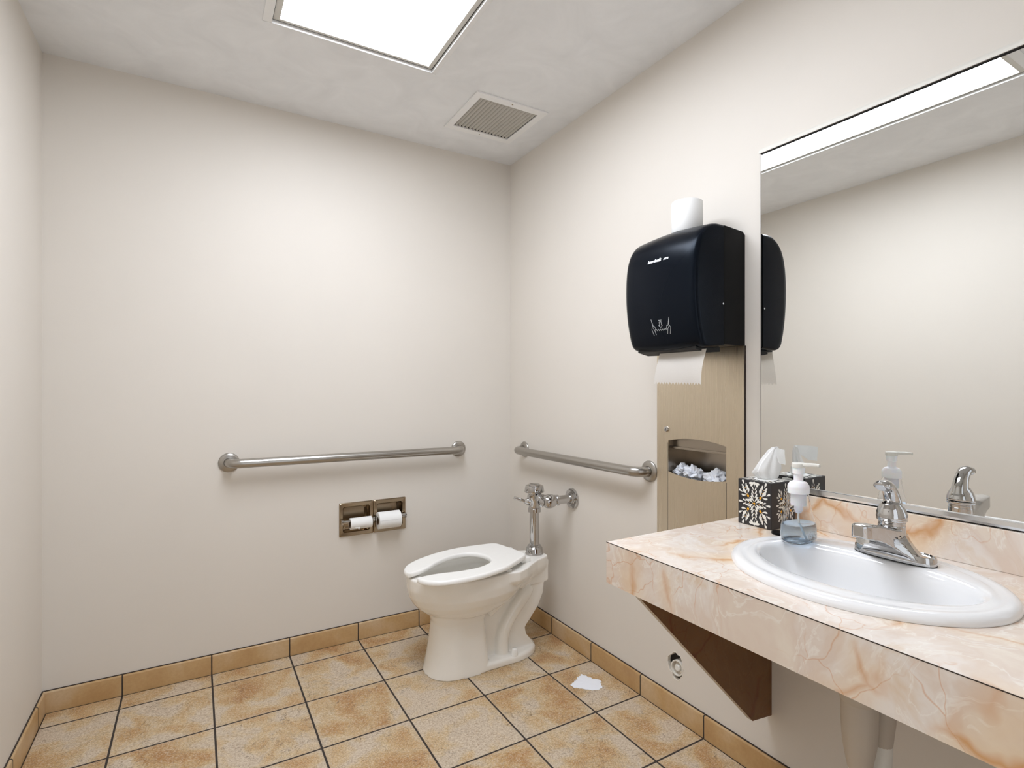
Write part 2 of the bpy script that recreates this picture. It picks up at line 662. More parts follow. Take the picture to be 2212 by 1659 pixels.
def base_prof():
    r = 0.006
    out = [(0.0, 0.0), (0.011, 0.0), (0.011, BZ - r)]
    for i in range(1, 5):
        t = pi / 2 * i / 4
        out.append((0.011 - r + r * cos(t), BZ - r + r * sin(t)))
    out.append((0.0, BZ))
    return out
bp_ = base_prof()
base_strip('baseboard_back', [[(x, -d, z) for d, z in bp_] for x in (XL, 0.0)], 'base_x')
base_strip('baseboard_right', [[(-d, y, z) for d, z in bp_] for y in (-0.0112, YF)], 'base_y')
base_strip('baseboard_left', [[(XL + d, y, z) for d, z in bp_] for y in (-0.0112, YF)], 'base_y')
# grout line between the base and the wall paint
for nm, args in (('trim_1', (XL, 0.0, -0.004, 0.0, BZ, BZ + 0.0025)), ('trim_2', (-0.004, 0.0, YF, -0.004, BZ, BZ + 0.0025)),
                 ('trim_3', (XL, XL + 0.004, YF, -0.004, BZ, BZ + 0.0025))):
    bm = bmesh.new()
    box(bm, *args)
    tag(obj(nm, bm, 'seam', smooth=0), kind='structure')
for nm, args in (('trim_5', (XL + .0145, -.0145, -.0142, -.0112, .0001, .0007)), ('trim_6', (-.0142, -.0112, YF, -.0112, .0001, .0007)), ('trim_7', (XL + .0112, XL + .0142, YF, -.0112, .0001, .0007))):
    bm = bmesh.new()
    box(bm, *args)
    tag(obj(nm, bm, 'seam', smooth=0), kind='structure')

# ================================================================== ceiling light
lt = empty('ceiling_light', ((LX0 + LX1) / 2, (LY0 + LY1) / 2, ZC),
           'large rectangular fluorescent troffer glowing white in a pale metal frame on the ceiling', 'light')
FX0, FX1, FY0, FY1 = -1.318, -0.694, -1.835, -0.606
bm = bmesh.new()
# outer trim: sloping flange made of four mitred sides with hairline gaps at the corners
def mitre(bm, X0, X1, Y0, Y1, x0, x1, y0, y1, zo, zi, zt, gap=0.0012):
    g = gap
    sides = [[(X0 + g, Y0), (X1 - g, Y0), (x1 - g, y0), (x0 + g, y0)], [(X1, Y0 + g), (X1, Y1 - g), (x1, y1 - g), (x1, y0 + g)],
             [(X1 - g, Y1), (X0 + g, Y1), (x0 + g, y1), (x1 - g, y1)], [(X0, Y1 - g), (X0, Y0 + g), (x0, y0 + g), (x0, y1 - g)]]
    for s in sides:
        zs = (zo, zo, zi, zi)
        lo = [(p[0], p[1], z) for p, z in zip(s, zs)]
        hi = [(p[0], p[1], zt) for p in s]
        loft(bm, [lo, hi])
mitre(bm, FX0, FX1, FY0, FY1, FX0 + 0.026, FX1 - 0.026, FY0 + 0.026, FY1 - 0.026, ZC - 0.0025, ZC - 0.016, ZC - 0.0002)
obj('trim_frame', bm, 'white_metal', lt, smooth=0)
bm = bmesh.new()
mitre(bm, FX0 + 0.0295, FX1 - 0.0295, FY0 + 0.0295, FY1 - 0.0295, LX0 + 0.002, LX1 - 0.002, LY0 + 0.002, LY1 - 0.002,
      ZC - 0.004, ZC - 0.009, ZC + 0.004, gap=0.0)
obj('door_frame', bm, 'grille', lt, smooth=0)
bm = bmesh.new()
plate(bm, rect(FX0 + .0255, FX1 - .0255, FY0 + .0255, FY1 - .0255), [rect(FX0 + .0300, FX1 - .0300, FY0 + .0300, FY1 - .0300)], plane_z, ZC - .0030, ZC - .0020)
obj('gap_shade_ring', bm, 'dark', lt, smooth=0)  # solid dark ring, paints the shade between trim and door frame
bm = bmesh.new()
plate(bm, rect(-1.289, -0.723, -1.809, -0.633), [rect(-1.285, -0.727, -1.805, -0.637)], plane_z, ZC + 0.001, ZC + 0.10)
box(bm, -1.289, -0.723, -1.809, -0.633, ZC + 0.10, ZC + 0.104)
obj('housing', bm, 'white_metal', lt, smooth=0)
bm = bmesh.new()
box(bm, LX0, LX1, LY0, LY1, ZC - 0.0065, ZC + 0.001)
obj('diffuser', bm, 'lens', lt, smooth=0, label='glowing white diffuser')

# ================================================================== ceiling vent
VX0, VX1, VY0, VY1 = -0.499, -0.145, -0.588, -0.237
vt = empty('ceiling_vent', ((VX0 + VX1) / 2, (VY0 + VY1) / 2, ZC),
           'square white exhaust vent grille with narrow slats on the ceiling near the corner', 'vent')
IX0, IX1, IY0, IY1 = -0.468, -0.177, -0.551, -0.272
bm = bmesh.new()
plate(bm, rect(VX0, VX1, VY0, VY1), [rect(IX0, IX1, IY0, IY1)], plane_z, ZC - 0.006, ZC - 0.0003)
bmesh.ops.bevel(bm, geom=[e for e in bm.edges if all(v.co.z < ZC - 0.005 for v in e.verts) and e.is_boundary], offset=0.001, segments=1, affect='EDGES')
obj('frame', bm, 'white_metal', vt, smooth=0)
bm = bmesh.new()
plate(bm, rect(IX0 - 0.002, IX1 + 0.005, IY0 - 0.003, IY1 + 0.002), [rect(IX0 - 0.0, IX1 + 0.003, IY0 - 0.001, IY1)], plane_z, ZC + 0.0005, ZC + 0.09)
box(bm, IX0, IX1 + 0.003, IY0, IY1, ZC + 0.085, ZC + 0.09)
obj('duct_box', bm, 'dark', vt, smooth=0, label='dark duct opening')
for k in range(16):
    x = IX0 + 0.010 + k * (IX1 - IX0 - 0.016) / 15.4
    bm = bmesh.new()
    loft(bm, [[(x + 0.0075, y, ZC - 0.003), (x + 0.006, y, ZC - 0.004), (x - 0.0055, y, ZC + 0.010), (x - 0.0045, y, ZC + 0.011)] for y in (IY0, IY1)])
    obj('slat', bm, 'grille', vt, smooth=0)
for (x, y) in ((-0.322, -0.572), (-0.322, -0.254)):
    bm = bmesh.new()
    lathe(bm, (x, y, ZC - 0.0055), (0, 0, -1), [(0.0035, 0), (0.003, 0.0012), (0.0, 0.0014)], 12)
    obj('screw', bm, 'brown_steel', vt)

# ================================================================== grab bars
def grab_bar(a, b, nrm, label):
    """a, b: wall points of the flanges"""
    a, b, nrm = Vector(a), Vector(b), Vector(nrm)
    d = (b - a).normalized()
    root = empty('grab_bar', (a + b) / 2, label, 'grab bar', 'steel grab bars')
    r, off, br = 0.0193, 0.062, 0.042
    bm = bmesh.new()
    pts = [a + nrm * 0.006]
    c0 = a + nrm * (off - br) + d * br
    pts += arc(c0, -d, nrm, br, 0, pi / 2, 10)
    c1 = b + nrm * (off - br) - d * br
    pts += arc(c1, nrm, d, br, 0, pi / 2, 10)
    pts.append(b + nrm * 0.006)
    tube(bm, pts, r, 28)
    obj('bar', bm, 'satin', root, smooth=50)
    for c in (a, b):
        bm = bmesh.new()
        lathe(bm, c, nrm, [(0.041, 0.0), (0.0412, 0.003), (0.039, 0.0065), (0.030, 0.010), (0.0205, 0.0115), (0.0195, 0.009)], 40)
        obj('flange', bm, 'satin', root, smooth=40)
grab_bar((-1.389, 0, 0.883), (-0.317, 0, 0.880), (0, -1, 0), 'long brushed steel grab bar on the back wall above the paper holder')
grab_bar((0, -0.155, 0.874), (0, -1.070, 0.880), (-1, 0, 0), 'shorter brushed steel grab bar on the right wall above the flush valve')

# ================================================================== toilet paper holder + rolls
tp = empty('toilet_paper_holder', ((TPX[0] + TPX[1]) / 2, 0, TPZ[0]),
           'double recessed polished metal toilet paper holder in the back wall', 'toilet paper holder')
mid = (TPX[0] + TPX[1]) / 2
for (x0, x1) in ((TPX[0], mid - 0.0008), (mid + 0.0008, TPX[1])):
    bm = bmesh.new()
    n = 6
    L = [(rrect(x0, x1, TPZ[0], TPZ[1], 0.004, n), -0.0005), (rrect(x0, x1, TPZ[0], TPZ[1], 0.004, n), -0.005),
         (rrect(x0 + 0.004, x1 - 0.004, TPZ[0] + 0.004, TPZ[1] - 0.004, 0.005, n), -0.009),
         (rrect(x0 + 0.016, x1 - 0.016, TPZ[0] + 0.018, TPZ[1] - 0.018, 0.010, n), -0.008),
         (rrect(x0 + 0.019, x1 - 0.019, TPZ[0] + 0.021, TPZ[1] - 0.021, 0.010, n), -0.003),
         (rrect(x0 + 0.022, x1 - 0.022, TPZ[0] + 0.024, TPZ[1] - 0.024, 0.010, n), 0.034),
         (rrect(x0 + 0.030, x1 - 0.030, TPZ[0] + 0.032, TPZ[1] - 0.032, 0.010, n), 0.042)]
    loft(bm, [[(a, y, b) for a, b in lp] for lp, y in L], cap0=False, cap1=True)
    obj('recess_frame', bm, 'brown_steel', tp, smooth=30)
RZ, RY = 0.573, -0.030
for xa in (TPX[0] + 0.009, mid - 0.006, mid + 0.006, TPX[1] - 0.009):
    bm = bmesh.new()
    loft(bm, [[(x, p[0], p[1]) for p in rrect(RY - 0.012, 0.0, RZ - 0.012, RZ + 0.012, 0.009, 5)] for x in (xa - 0.0035, xa + 0.0035)])
    obj('arm', bm, 'chrome', tp, smooth=40)
for (xa, xb) in ((TPX[0] + 0.009, mid - 0.006), (mid + 0.006, TPX[1] - 0.009)):
    bm = bmesh.new()
    lathe(bm, (xa, RY, RZ), (1, 0, 0), [(0.0085, 0), (0.0085, (xb - xa) * 0.5), (0.0105, (xb - xa) * 0.5 + 0.001), (0.0105, xb - xa)], 20)
    obj('roller', bm, 'chrome', tp)
def roll(name, xa, xb, y, z, r, axis, label, group):
    c = Vector((xa, y, z)) if axis == 'x' else Vector((xa, y, z))
    bm = bmesh.new()
    w = xb - xa
    ax = (1, 0, 0) if axis == 'x' else (0, 0, 1)
    ri = 0.020
    lathe(bm, c, ax, [(ri, 0), (r - 0.002, 0), (r, 0.0015), (r, w - 0.0015), (r - 0.002, w), (ri, w), (ri, 0)], 48, cap=False)
    root = obj(name, bm, 'paper', origin=(c.x, c.y, c.z), smooth=35)
    tag(root, label, 'toilet paper', group)
    bm = bmesh.new()
    lathe(bm, c, ax, [(ri - 0.0015, 0.0003), (ri - 0.0001, 0.0003), (ri - 0.0001, w - 0.0003), (ri - 0.0015, w - 0.0003), (ri - 0.0015, 0.0003)], 32, cap=False)
    obj('cardboard_core', bm, 'cardboard', root, smooth=40)
    return root
zr = RZ - 0.0115 + 0.0005
r1 = roll('toilet_paper_roll', -0.888, -0.786, RY, zr + 0.0005, 0.0265, 'x', 'nearly used up thin toilet roll in the left half of the metal holder', 'toilet rolls')
bm = bmesh.new()
vs = []
fl = [(-0.872, 0.0), (-0.865, -0.006), (-0.858, -0.003), (-0.852, -0.012), (-0.846, 0.0)]
loft(bm, [[(x, RY - 0.0266, zr - 0.012 + z) for x, z in fl], [(x, RY - 0.0275, zr - 0.012 + z) for x, z in fl]])
obj('loose_end', bm, 'paper', r1, smooth=0)
r2 = roll('toilet_paper_roll', -0.757, -0.648, RY - 0.004, zr, 0.0405, 'x', 'fuller toilet roll in the right half of the metal holder', 'toilet rolls')
bm = bmesh.new()
tube(bm, [(-0.7565, RY - 0.004 - 0.0406, zr + 0.006), (-0.6485, RY - 0.004 - 0.0406, zr + 0.006)], 0.0004, 6)
obj('sheet_edge', bm, 'grey_ink', r2)

# ================================================================== toilet
TY = -0.458
toilet = empty('toilet', (-0.40, TY, 0), 'white floor standing toilet with an open front seat in the tiled corner', 'toilet')


def egg(xf, xb, xc, hw, n=48, pf=2.0, pb=2.4):
    """plan outline, front tip at xf, back at xb, widest at xc"""
    out = []
    for i in range(n):
        t = 2 * pi * i / n
        c, s = cos(t), sin(t)
        p = pf if c < 0 else pb
        ex = (abs(c) ** (2 / p)) * (1 if c > 0 else -1)
        ey = (abs(s) ** (2 / p)) * (1 if s > 0 else -1)
        x = xc + ex * ((xb - xc) if c > 0 else (xc - xf))
        out.append((x, TY + ey * hw))
    return out


def zr_(pts, z):
    return [(x, y, z) for x, y in pts]

RT = 0.420
bm = bmesh.new()
# bowl with a hollow inside
out_s = [(RT, -.752, -.25, .181), (RT - .004, -.757, -.245, .185), (RT - .05, -.756, -.235, .185), (RT - .085, -.748, -.235, .180),
         (RT - .115, -.732, -.255, .168), (RT - .14, -.71, -.285, .152), (RT - .16, -.685, -.33, .134), (RT - .175, -.66, -.36, .118),
         (.235, -.64, -.38, .10)]
in_s = [(.27, -.58, -.42, .05), (.30, -.64, -.36, .09), (.34, -.70, -.31, .125), (.385, -.72, -.29, .140), (.400, -.715, -.295, .135),
        (.408, -.708, -.305, .128), (RT, -.705, -.308, .125)]
rings = [zr_(egg(a, b, -.50, w), z) for z, a, b, w in out_s]
rings = rings[::-1]                      # bottom to top
ins = [zr_(egg(a, b, -.50, w), z) for z, a, b, w in in_s][::-1]
loft(bm, rings + ins, cap0=True, cap1=True)
# rear deck
deck = [(-.088, -.035), (-.095, -.052), (-.12, -.064), (-.17, -.085), (-.22, -.118), (-.27, -.155), (-.32, -.178), (-.38, -.17),
        (-.318, -.12), (-.300, -.06), (-.296, 0)]
deck = deck + [(x, -y) for x, y in deck[::-1][1:]]
loft(bm, [[(x, TY + y * k, z) for x, y in deck] for z, k in ((.300, .50), (RT - .085, .72), (RT - .052, .96), (RT - .040, 1), (RT, 1))])
loft(bm, [[(-.088 + dx, TY + y * s, z) for dx, y in ((0, -.052), (0, .052), (-.16, .075), (-.16, -.075))] for z, s in ((.300, .9), (RT - .02, 1.0))])
# pedestal
ped = [(.0, -.682, -.42, .122, 0), (.02, -.676, -.42, .119, 0), (.08, -.664, -.425, .108, 0), (.15, -.654, -.43, .098, 0), (.21, -.647, -.435, .096, 0), (.25, -.66, -.42, .105, 0)]
loft(bm, [zr_(egg(a, b, -.54, w, pf=2.3, pb=6), z) for z, a, b, w, _ in ped])
# foot plate
foot = [(.0, -.62, -.150, .118), (.022, -.62, -.152, .116), (.030, -.62, -.160, .108)]
loft(bm, [zr_(egg(a, b, -.33, w, pf=5, pb=2.3), z) for z, a, b, w in foot])
# web
web = [(-.088, .39), (-.090, .31), (-.112, .300), (-.118, .25), (-.145, .195), (-.222, .115), (-.215, .085), (-.190, .052), (-.165, .02), (-.45, .02), (-.46, .22), (-.40, .26), (-.33, .30), (-.28, .39)]
loft(bm, [[(x, TY + s * (.050 if z > .15 else .058), z) for x, z in web] for s in (-1, 1)])
# trapway tubes, bulging from the web on both sides
for s in (-1, 1):
    yy = s * .057
    tp_pts = smooth_path([(-.20, TY + yy * .75, .290), (-.232, TY + yy, .262), (-.285, TY + yy, .205), (-.325, TY + yy, .150), (-.343, TY + yy, .095), (-.345, TY + yy * 1.1, .02)], 6)
    tube(bm, tp_pts, 0.031, 20)
    # rib rising to the rim
    tube(bm, smooth_path([(-.41, TY + s * .060, .215), (-.34, TY + s * .075, .275), (-.25, TY + s * .075, .345), (-.17, TY + s * .055, .40)], 5), 0.016, 14)
bowl = obj('bowl', bm, 'porcelain', toilet)
voxel(bowl, 0.0032, 10)
for s in (-1, 1):
    bm = bmesh.new()
    lathe(bm, (-.302, TY + s * .0985, 0.028), (0, 0, 1), [(.0155, 0), (.0150, .006), (.0125, .022), (.010, .028), (0, .030)], 24)
    obj('bolt_cap', bm, 'seat', toilet, smooth=60)
# seat (open front ring)
def seat_outline(grow=0.0):
    o = []
    for i in range(41):
        t = pi * i / 40
        o.append(t)
    return o
ST = 0.447
def resample(pts, n):
    P = smooth_path([(x, y, 0) for x, y in pts], 8)
    L = [0]
    for p, q in zip(P, P[1:]):
        L.append(L[-1] + (q - p).length)
    out = []
    j = 0
    for i in range(n + 1):
        t = L[-1] * i / n
        while j < len(L) - 2 and L[j + 1] < t:
            j += 1
        f = (t - L[j]) / max(L[j + 1] - L[j], 1e-9)
        out.append(P[j].lerp(P[j + 1], min(max(f, 0), 1)))
    return out
def seat_mesh():
    bm = bmesh.new()
    ho = [(-.768, .036), (-.768, .060), (-.752, .100), (-.715, .137), (-.65, .166), (-.57, .183), (-.50, .186), (-.42, .178), (-.34, .151), (-.285, .130), (-.258, .115), (-.250, .096), (-.247, .05), (-.247, 0)]
    hi = [(-.755, .030), (-.72, .032), (-.68, .042), (-.64, .060), (-.59, .083), (-.53, .099), (-.48, .098), (-.44, .083), (-.415, .055), (-.405, .02), (-.404, 0)]
    n = 34
    A, B = resample(ho, n), resample(hi, n)
    outer = [(p.x, TY + p.y) for p in A] + [(p.x, TY - p.y) for p in A[::-1][1:]]
    inner = [(p.x, TY + p.y) for p in B] + [(p.x, TY - p.y) for p in B[::-1][1:]]
    rings = []
    for (o, q) in zip(outer, inner):
        o, q = Vector((*o, 0)), Vector((*q, 0))
        d = (q - o)
        L_ = d.length
        d.normalize()
        zt, zb = ST, ST - 0.020
        def P(f, z): return (o.x + d.x * f, o.y + d.y * f, z)
        e = min(0.006, L_ * .2)
        rings.append([P(0.002, zb), P(0, zb + .006), P(0.001, zt - .006), P(e, zt), P(L_ - e, zt - .001), P(L_ - .001, zt - .006), P(L_, zb + .004), P(L_ - .003, zb)])
    loft(bm, rings)
    bmesh.ops.rotate(bm, cent=(-.26, TY, 0), matrix=Matrix.Rotation(radians(9.5), 3, 'Z'), verts=bm.verts)
    for v in bm.verts:
        v.co.z += .013 * (v.co.x + .76) / .5
        v.co.y += .018
    return bm
so = obj('seat', seat_mesh(), 'seat', toilet, smooth=60)
voxel(so, .0024, 5)
# the rear of the seat carries two hinge blocks
for s in (-1, 1):
    bm = bmesh.new()
    box(bm, -.262, -.212, TY + s * .075 - .016, TY + s * .075 + .016, RT - .001, ST - .006, .004)
    obj('hinge', bm, 'seat', toilet, smooth=40)
for (x, s) in ((-.66, -1), (-.66, 1), (-.36, -1), (-.36, 1)):
    bm = bmesh.new()
    box(bm, x - .012, x + .012, TY + s * .145 - .008, TY + s * .145 + .008, RT - .001, ST - .019, .001)
    obj('bumper', bm, 'seat', toilet, smooth=0)

# ================================================================== flush valve
fv = empty('flush_valve', (-.135, TY, RT), 'chrome flush valve with push handle standing behind the toilet seat', 'flush valve')
VX = -.135
bm = bmesh.new()
lathe(bm, (VX, TY, RT), (0, 0, 1), [(.043, 0.0), (.043, .004), (.040, .009), (.041, .011), (.038, .030), (.033, .036), (.030, .037), (.030, .042), (.0235, .044)], 40)
obj('spud_collar', bm, 'chrome', fv, smooth=30)
bm = bmesh.new()
lathe(bm, (VX, TY, RT + .04), (0, 0, 1), [(.0225, 0), (.0225, .165)], 32)
obj('flush_tube', bm, 'chrome', fv)
bm = bmesh.new()
lathe(bm, (VX, TY, .617), (0, 0, 1), [(.0225, 0), (.031, .001), (.031, .018), (.029, .019), (.0290, .021), (.026, .022)], 32)
obj('coupling', bm, 'chrome', fv, smooth=30)
bm = bmesh.new()
lathe(bm, (VX, TY, .636), (0, 0, 1), [(.0265, 0), (.0265, .030), (.029, .034), (.029, .042), (.031, .05), (.031, .072), (.034, .076)], 36)
for (dx, dy) in ((-1, 0), (0, -1)):
    lathe(bm, (VX + dx * .028, TY + dy * .028, .690), (dx, dy, 0), [(.013, -.01), (.013, .003), (.010, .004)], 20)
obj('valve_body', bm, 'chrome', fv, smooth=35)
bm = bmesh.new()
lathe(bm, (VX, TY, .709), (0, 0, 1), [(.036, 0), (.046, .002), (.047, .006), (.043, .030), (.039, .033), (.026, .033), (.0255, .039), (.022, .041), (.0, .042)], 40)
obj('cap', bm, 'chrome', fv, smooth=30)
hd = Vector((-.85, .30, .30)).normalized()
h0 = Vector((VX, TY, .668)) + Vector((-.022, .008, 0))
bm = bmesh.new()
lathe(bm, h0, (-.94, .33, 0), [(.017, -.004), (.017, .010), (.012, .018), (.008, .024)], 24)
tube(bm, [h0 + Vector((-.018, .006, 0)), h0 + Vector((-.030, .010, .005)), h0 + Vector((-.030, .010, .005)) + hd * .045], [.0075, .007, .0065], 16)
obj('handle', bm, 'chrome', fv, smooth=40)
SY = -.577
SZ = .688
bm = bmesh.new()
tube(bm, [(VX, TY - .02, SZ), (VX, SY, SZ)], .0165, 24)
lathe(bm, (VX, TY - .045, SZ), (0, -1, 0), [(.0165, 0), (.025, .001), (.025, .018), (.021, .022), (.0165, .023)], 8)
obj('tailpiece', bm, 'chrome', fv, smooth=30)
bm = bmesh.new()
lathe(bm, (VX - .028, SY, SZ), (1, 0, 0), [(.018, 0), (.024, .006), (.030, .018), (.032, .030), (.031, .044), (.026, .056), (.022, .062), (.0215, .064), (.0245, .065), (.0245, .078), (.020, .079)], 32)
obj('control_stop', bm, 'chrome', fv, smooth=35)
bm = bmesh.new()
lathe(bm, (VX - .028, SY, SZ), (-1, 0, 0), [(.0235, -.002), (.0235, .008), (.020, .009), (.020, .013), (.0225, .014), (.0225, .019), (.016, .023), (.010, .024), (.009, .019), (.0, .018)], 8)
obj('stop_cap', bm, 'chrome', fv, smooth=30)
bm = bmesh.new()
lathe(bm, (VX + .045, SY, SZ), (1, 0, 0), [(.0190, 0), (.0190, -VX - .045)], 28)
obj('supply_pipe', bm, 'chrome', fv)
bm = bmesh.new()
lathe(bm, (-.0005, SY, SZ), (-1, 0, 0), [(.047, 0), (.0475, .004), (.045, .009), (.038, .011), (.034, .010), (.026, .012), (.024, .020), (.0192, .021)], 40)
obj('wall_flange', bm, 'chrome', fv, smooth=35)

# ================================================================== waste receptacle
wr = empty('waste_receptacle', (0, (PY0 + PY1) / 2, PZ0), 'brushed steel recessed waste bin panel with arched opening under the towel dispenser', 'waste bin')
hole = []
HY0, HY1 = -1.422, -1.170
for i in range(15):
    t = i / 14
    hole.append((HY1 + (HY0 - HY1) * t, 1.008 + .014 * (1 - (2 * t - 1) ** 2)))
for i in range(15):
    t = 1 - i / 14
    hole.append((HY1 + (HY0 - HY1) * t, .894 - .014 * (1 - (2 * t - 1) ** 2)))
bm = bmesh.new()
plate(bm, rect(PY0, PY1, PZ0, PZ1), [hole], plane_x, -.006, -.0045)
# rim folded back to the wall
plate(bm, rect(PY0, PY1, PZ0, PZ1), [rect(PY0 + .0015, PY1 - .0015, PZ0 + .0015, PZ1 - .0015)], plane_x, -.0045, -.0002)
for y in (-1.1685, -1.4235):
    box(bm, -.0062, -.0058, y - .0006, y + .0006, PZ0 + .002, 1.00 if y > -1.3 else .89, mi=1)
obj('face_panel', bm, ['steel', 'dark'], wr, smooth=0)
bm = bmesh.new()
box(bm, -.0042, -.0003, PY0 - .0030, PY0 - .0001, PZ0, PZ1)
obj('edge_sealant', bm, 'seam', wr, smooth=0)
bm = bmesh.new()
x0, x1 = .001, .104
LYa, LYb = PY0 + .045, PY1 - .042
box(bm, x1, x1 + .002, LYa, LYb, PZ0 + .04, 1.06)
box(bm, x0, x1, LYa - .002, LYa, PZ0 + .04, 1.06)
box(bm, x0, x1, LYb, LYb + .002, PZ0 + .04, 1.06)
box(bm, x0, x1, LYa, LYb, PZ0 + .036, PZ0 + .04)
box(bm, x0, x1, LYa, LYb, 1.058, 1.06)
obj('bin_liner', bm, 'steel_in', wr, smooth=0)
bm = bmesh.new()
box(bm, .020, .022, LYa, LYb, .985, 1.058)
box(bm, .012, .022, LYa, LYb, .978, .986, .001)
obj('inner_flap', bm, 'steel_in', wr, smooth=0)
bm = bmesh.new()
lathe(bm, (-.006, -1.163, 1.049), (-1, 0, 0), [(.0105, 0), (.0105, .003), (.009, .006), (.006, .007), (.0, .007)], 24)
box(bm, -.0138, -.0128, -1.1640, -1.1620, 1.044, 1.054, mi=1)
obj('lock', bm, ['chrome', 'dark'], wr, smooth=35)

def wad(c, r, seed, label):
    bm = bmesh.new()
    bmesh.ops.create_icosphere(bm, subdivisions=4, radius=1.0)
    rnd = random.Random(seed)
    off = Vector((rnd.uniform(0, 50), rnd.uniform(0, 50), rnd.uniform(0, 50)))
    for v in bm.verts:
        d = v.co.normalized()
        a = mnoise.noise(d * 1.6 + off)
        b = 1 - abs(mnoise.noise(d * 3.4 + off * 2)) * 2.2
        e = abs(mnoise.noise(d * 7 + off * 3))
        k = 1 + .48 * a + .40 * (b - .4) - .22 * e
        v.co = Vector((d.x * r[0], d.y * r[1], d.z * r[2])) * k
        v.co += Vector(c)
    o = obj('crumpled_paper_towel', bm, 'waste_paper', origin=c, smooth=50)
    tag(o, label, 'crumpled paper', 'used paper towels in the waste bin')
wad((.046, -1.192, .896), (.028, .026, .022), 3, 'crumpled paper towel at the left end of the bin opening')
wad((.043, -1.248, .888), (.030, .034, .030), 8, 'large crumpled paper towel left of centre in the bin opening')
wad((.040, -1.345, .884), (.028, .040, .030), 15, 'crumpled paper towel right of centre in the bin opening')
wad((.080, -1.415, .890), (.018, .020, .022), 23, 'crumpled paper towel against the right end of the bin opening')
bm = bmesh.new()
box(bm, .004, .100, LYa + .003, LYb - .003, PZ0 + .045, .850, .01)
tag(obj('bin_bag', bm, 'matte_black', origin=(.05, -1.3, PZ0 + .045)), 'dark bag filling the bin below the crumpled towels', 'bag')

# ================================================================== towel dispenser
DY0, DY1 = -1.490, -1.188
td = empty('towel_dispenser', (0, (DY0 + DY1) / 2, 1.335), 'black glossy paper towel dispenser with rounded cover on the right wall', 'towel dispenser')
def prof_extrude(bm, prof, y0, y1, inset=0.0, rings=None, cen=None):
    """extrude an xz profile along y with rounded ends"""
    cx = sum(p[0] for p in prof) / len(prof); cz = sum(p[1] for p in prof) / len(prof)
    R = []
    for (y, s) in rings:
        R.append([(min(cx + (x - cx) * s, -0.0003), y, cz + (z - cz) * s) for x, z in prof])
    loft(bm, R)
back = [(-.0003, 1.337), (-.0003, 1.690), (-.012, 1.699), (-.100, 1.706), (-.100, 1.337)]
bm = bmesh.new()
loft(bm, [[(x, y, z) for x, z in back] for y in (DY0 + .002, DY1 - .002)])
obj('back_housing', bm, 'black', td, smooth=30)
cov = [(-.102, 1.330)] + [(-.102, 1.708)]
ctl = [(-.102, 1.709), (-.138, 1.709), (-.165, 1.702), (-.192, 1.686), (-.213, 1.662), (-.227, 1.630), (-.235, 1.590), (-.238, 1.540), (-.237, 1.485), (-.231, 1.430), (-.222, 1.385), (-.212, 1.352), (-.203, 1.337), (-.188, 1.328), (-.165, 1.326)]
sp = smooth_path([(x, 0, z) for x, z in ctl], 4)
covp = [(p.x, p.z) for p in sp] + [(-.102, 1.330)]
bm = bmesh.new()
cx, cz = -.11, 1.52
def ring(y, s, sz=None):
    sz = s if sz is None else sz
    return [(min(cx + (x - cx) * s, -.1015), y, cz + (z - cz) * sz) for x, z in covp]
R = [ring(DY0, .80, .93), ring(DY0 + .001, .90, .965), ring(DY0 + .004, .95, .985), ring(DY0 + .012, .985, .995), ring(DY0 + .022, 1, 1)]
k = 10
for i in range(1, k):
    f = i / k
    R.append(ring(DY0 + .022 + (DY1 - DY0 - .044) * f, 1 + .035 * sin(pi * f)))
R += [ring(DY1 - .022, 1, 1), ring(DY1 - .012, .985, .995), ring(DY1 - .004, .95, .985), ring(DY1 - .001, .90, .965), ring(DY1, .80, .93)]
loft(bm, R)
obj('front_cover', bm, 'navy', td, smooth=40)
bm = bmesh.new()
loft(bm, [[(x, y, z) for x, z in ((-.085, 1.337), (-.085, 1.316), (-.150, 1.312), (-.196, 1.322), (-.196, 1.330))] for y in (DY0 + .03, DY1 - .025)])
obj('outlet_lip', bm, 'matte_black', td, smooth=0)
bm = bmesh.new()
lathe(bm, (-.108, DY0 + .010, 1.462), (0, -1, 0), [(.003, 0), (.003, .0115), (.001, .012)], 12)
obj('lock', bm, 'aluminium', td)
# printed lettering: local x -> -y, local y -> z, faces -x
def face_xf(x, y, z, lean=0.0):
    m = Matrix(((0, 0, -1, x), (-1, 0, 0, y), (0, 1, 0, z), (0, 0, 0, 1)))
    return m @ Matrix.Rotation(lean, 4, 'X')
def front_x(z, y):
    f = max(0, min(1, (y - DY0 - .022) / (DY1 - DY0 - .044)))
    s = 1 + .035 * sin(pi * f)
    best = None
    P = [(cx + (a - cx) * s, cz + (b - cz) * s) for a, b in covp]
    for (xa, za), (xb, zb) in zip(P, P[1:]):
        if min(za, zb) <= z <= max(za, zb) and abs(za - zb) > 1e-6:
            x = xa + (xb - xa) * (z - za) / (zb - za)
            best = x if best is None else min(best, x)
    return best
def wrap(bm, lift=.0007):
    for v in bm.verts:
        v.co.x = v.co.x + front_x(v.co.z, v.co.y) - lift
bm = text_mesh('boardwalk', .0135, face_xf(0, -1.329, 1.610), .25, .0007)
bm2 = text_mesh('xtra', .0118, face_xf(0, -1.378, 1.6102), .35, .0003)
me_ = bpy.data.meshes.new('t'); bm2.to_mesh(me_); bm2.free(); bm.from_mesh(me_)
wrap(bm)
obj('lettering', bm, 'ink', td, smooth=0, label='small white printed words reading boardwalk xtra')
bm = bmesh.new()
def stroke(pts, w=.0006):
    P = [Vector((0, -1.350 - a, 1.392 + b)) for a, b in pts]
    out = []
    for a, b in zip(P, P[1:]):
        for i in range(4):
            out.append(a.lerp(b, i / 4))
    out.append(P[-1])
    tube(bm, out, w, 6)
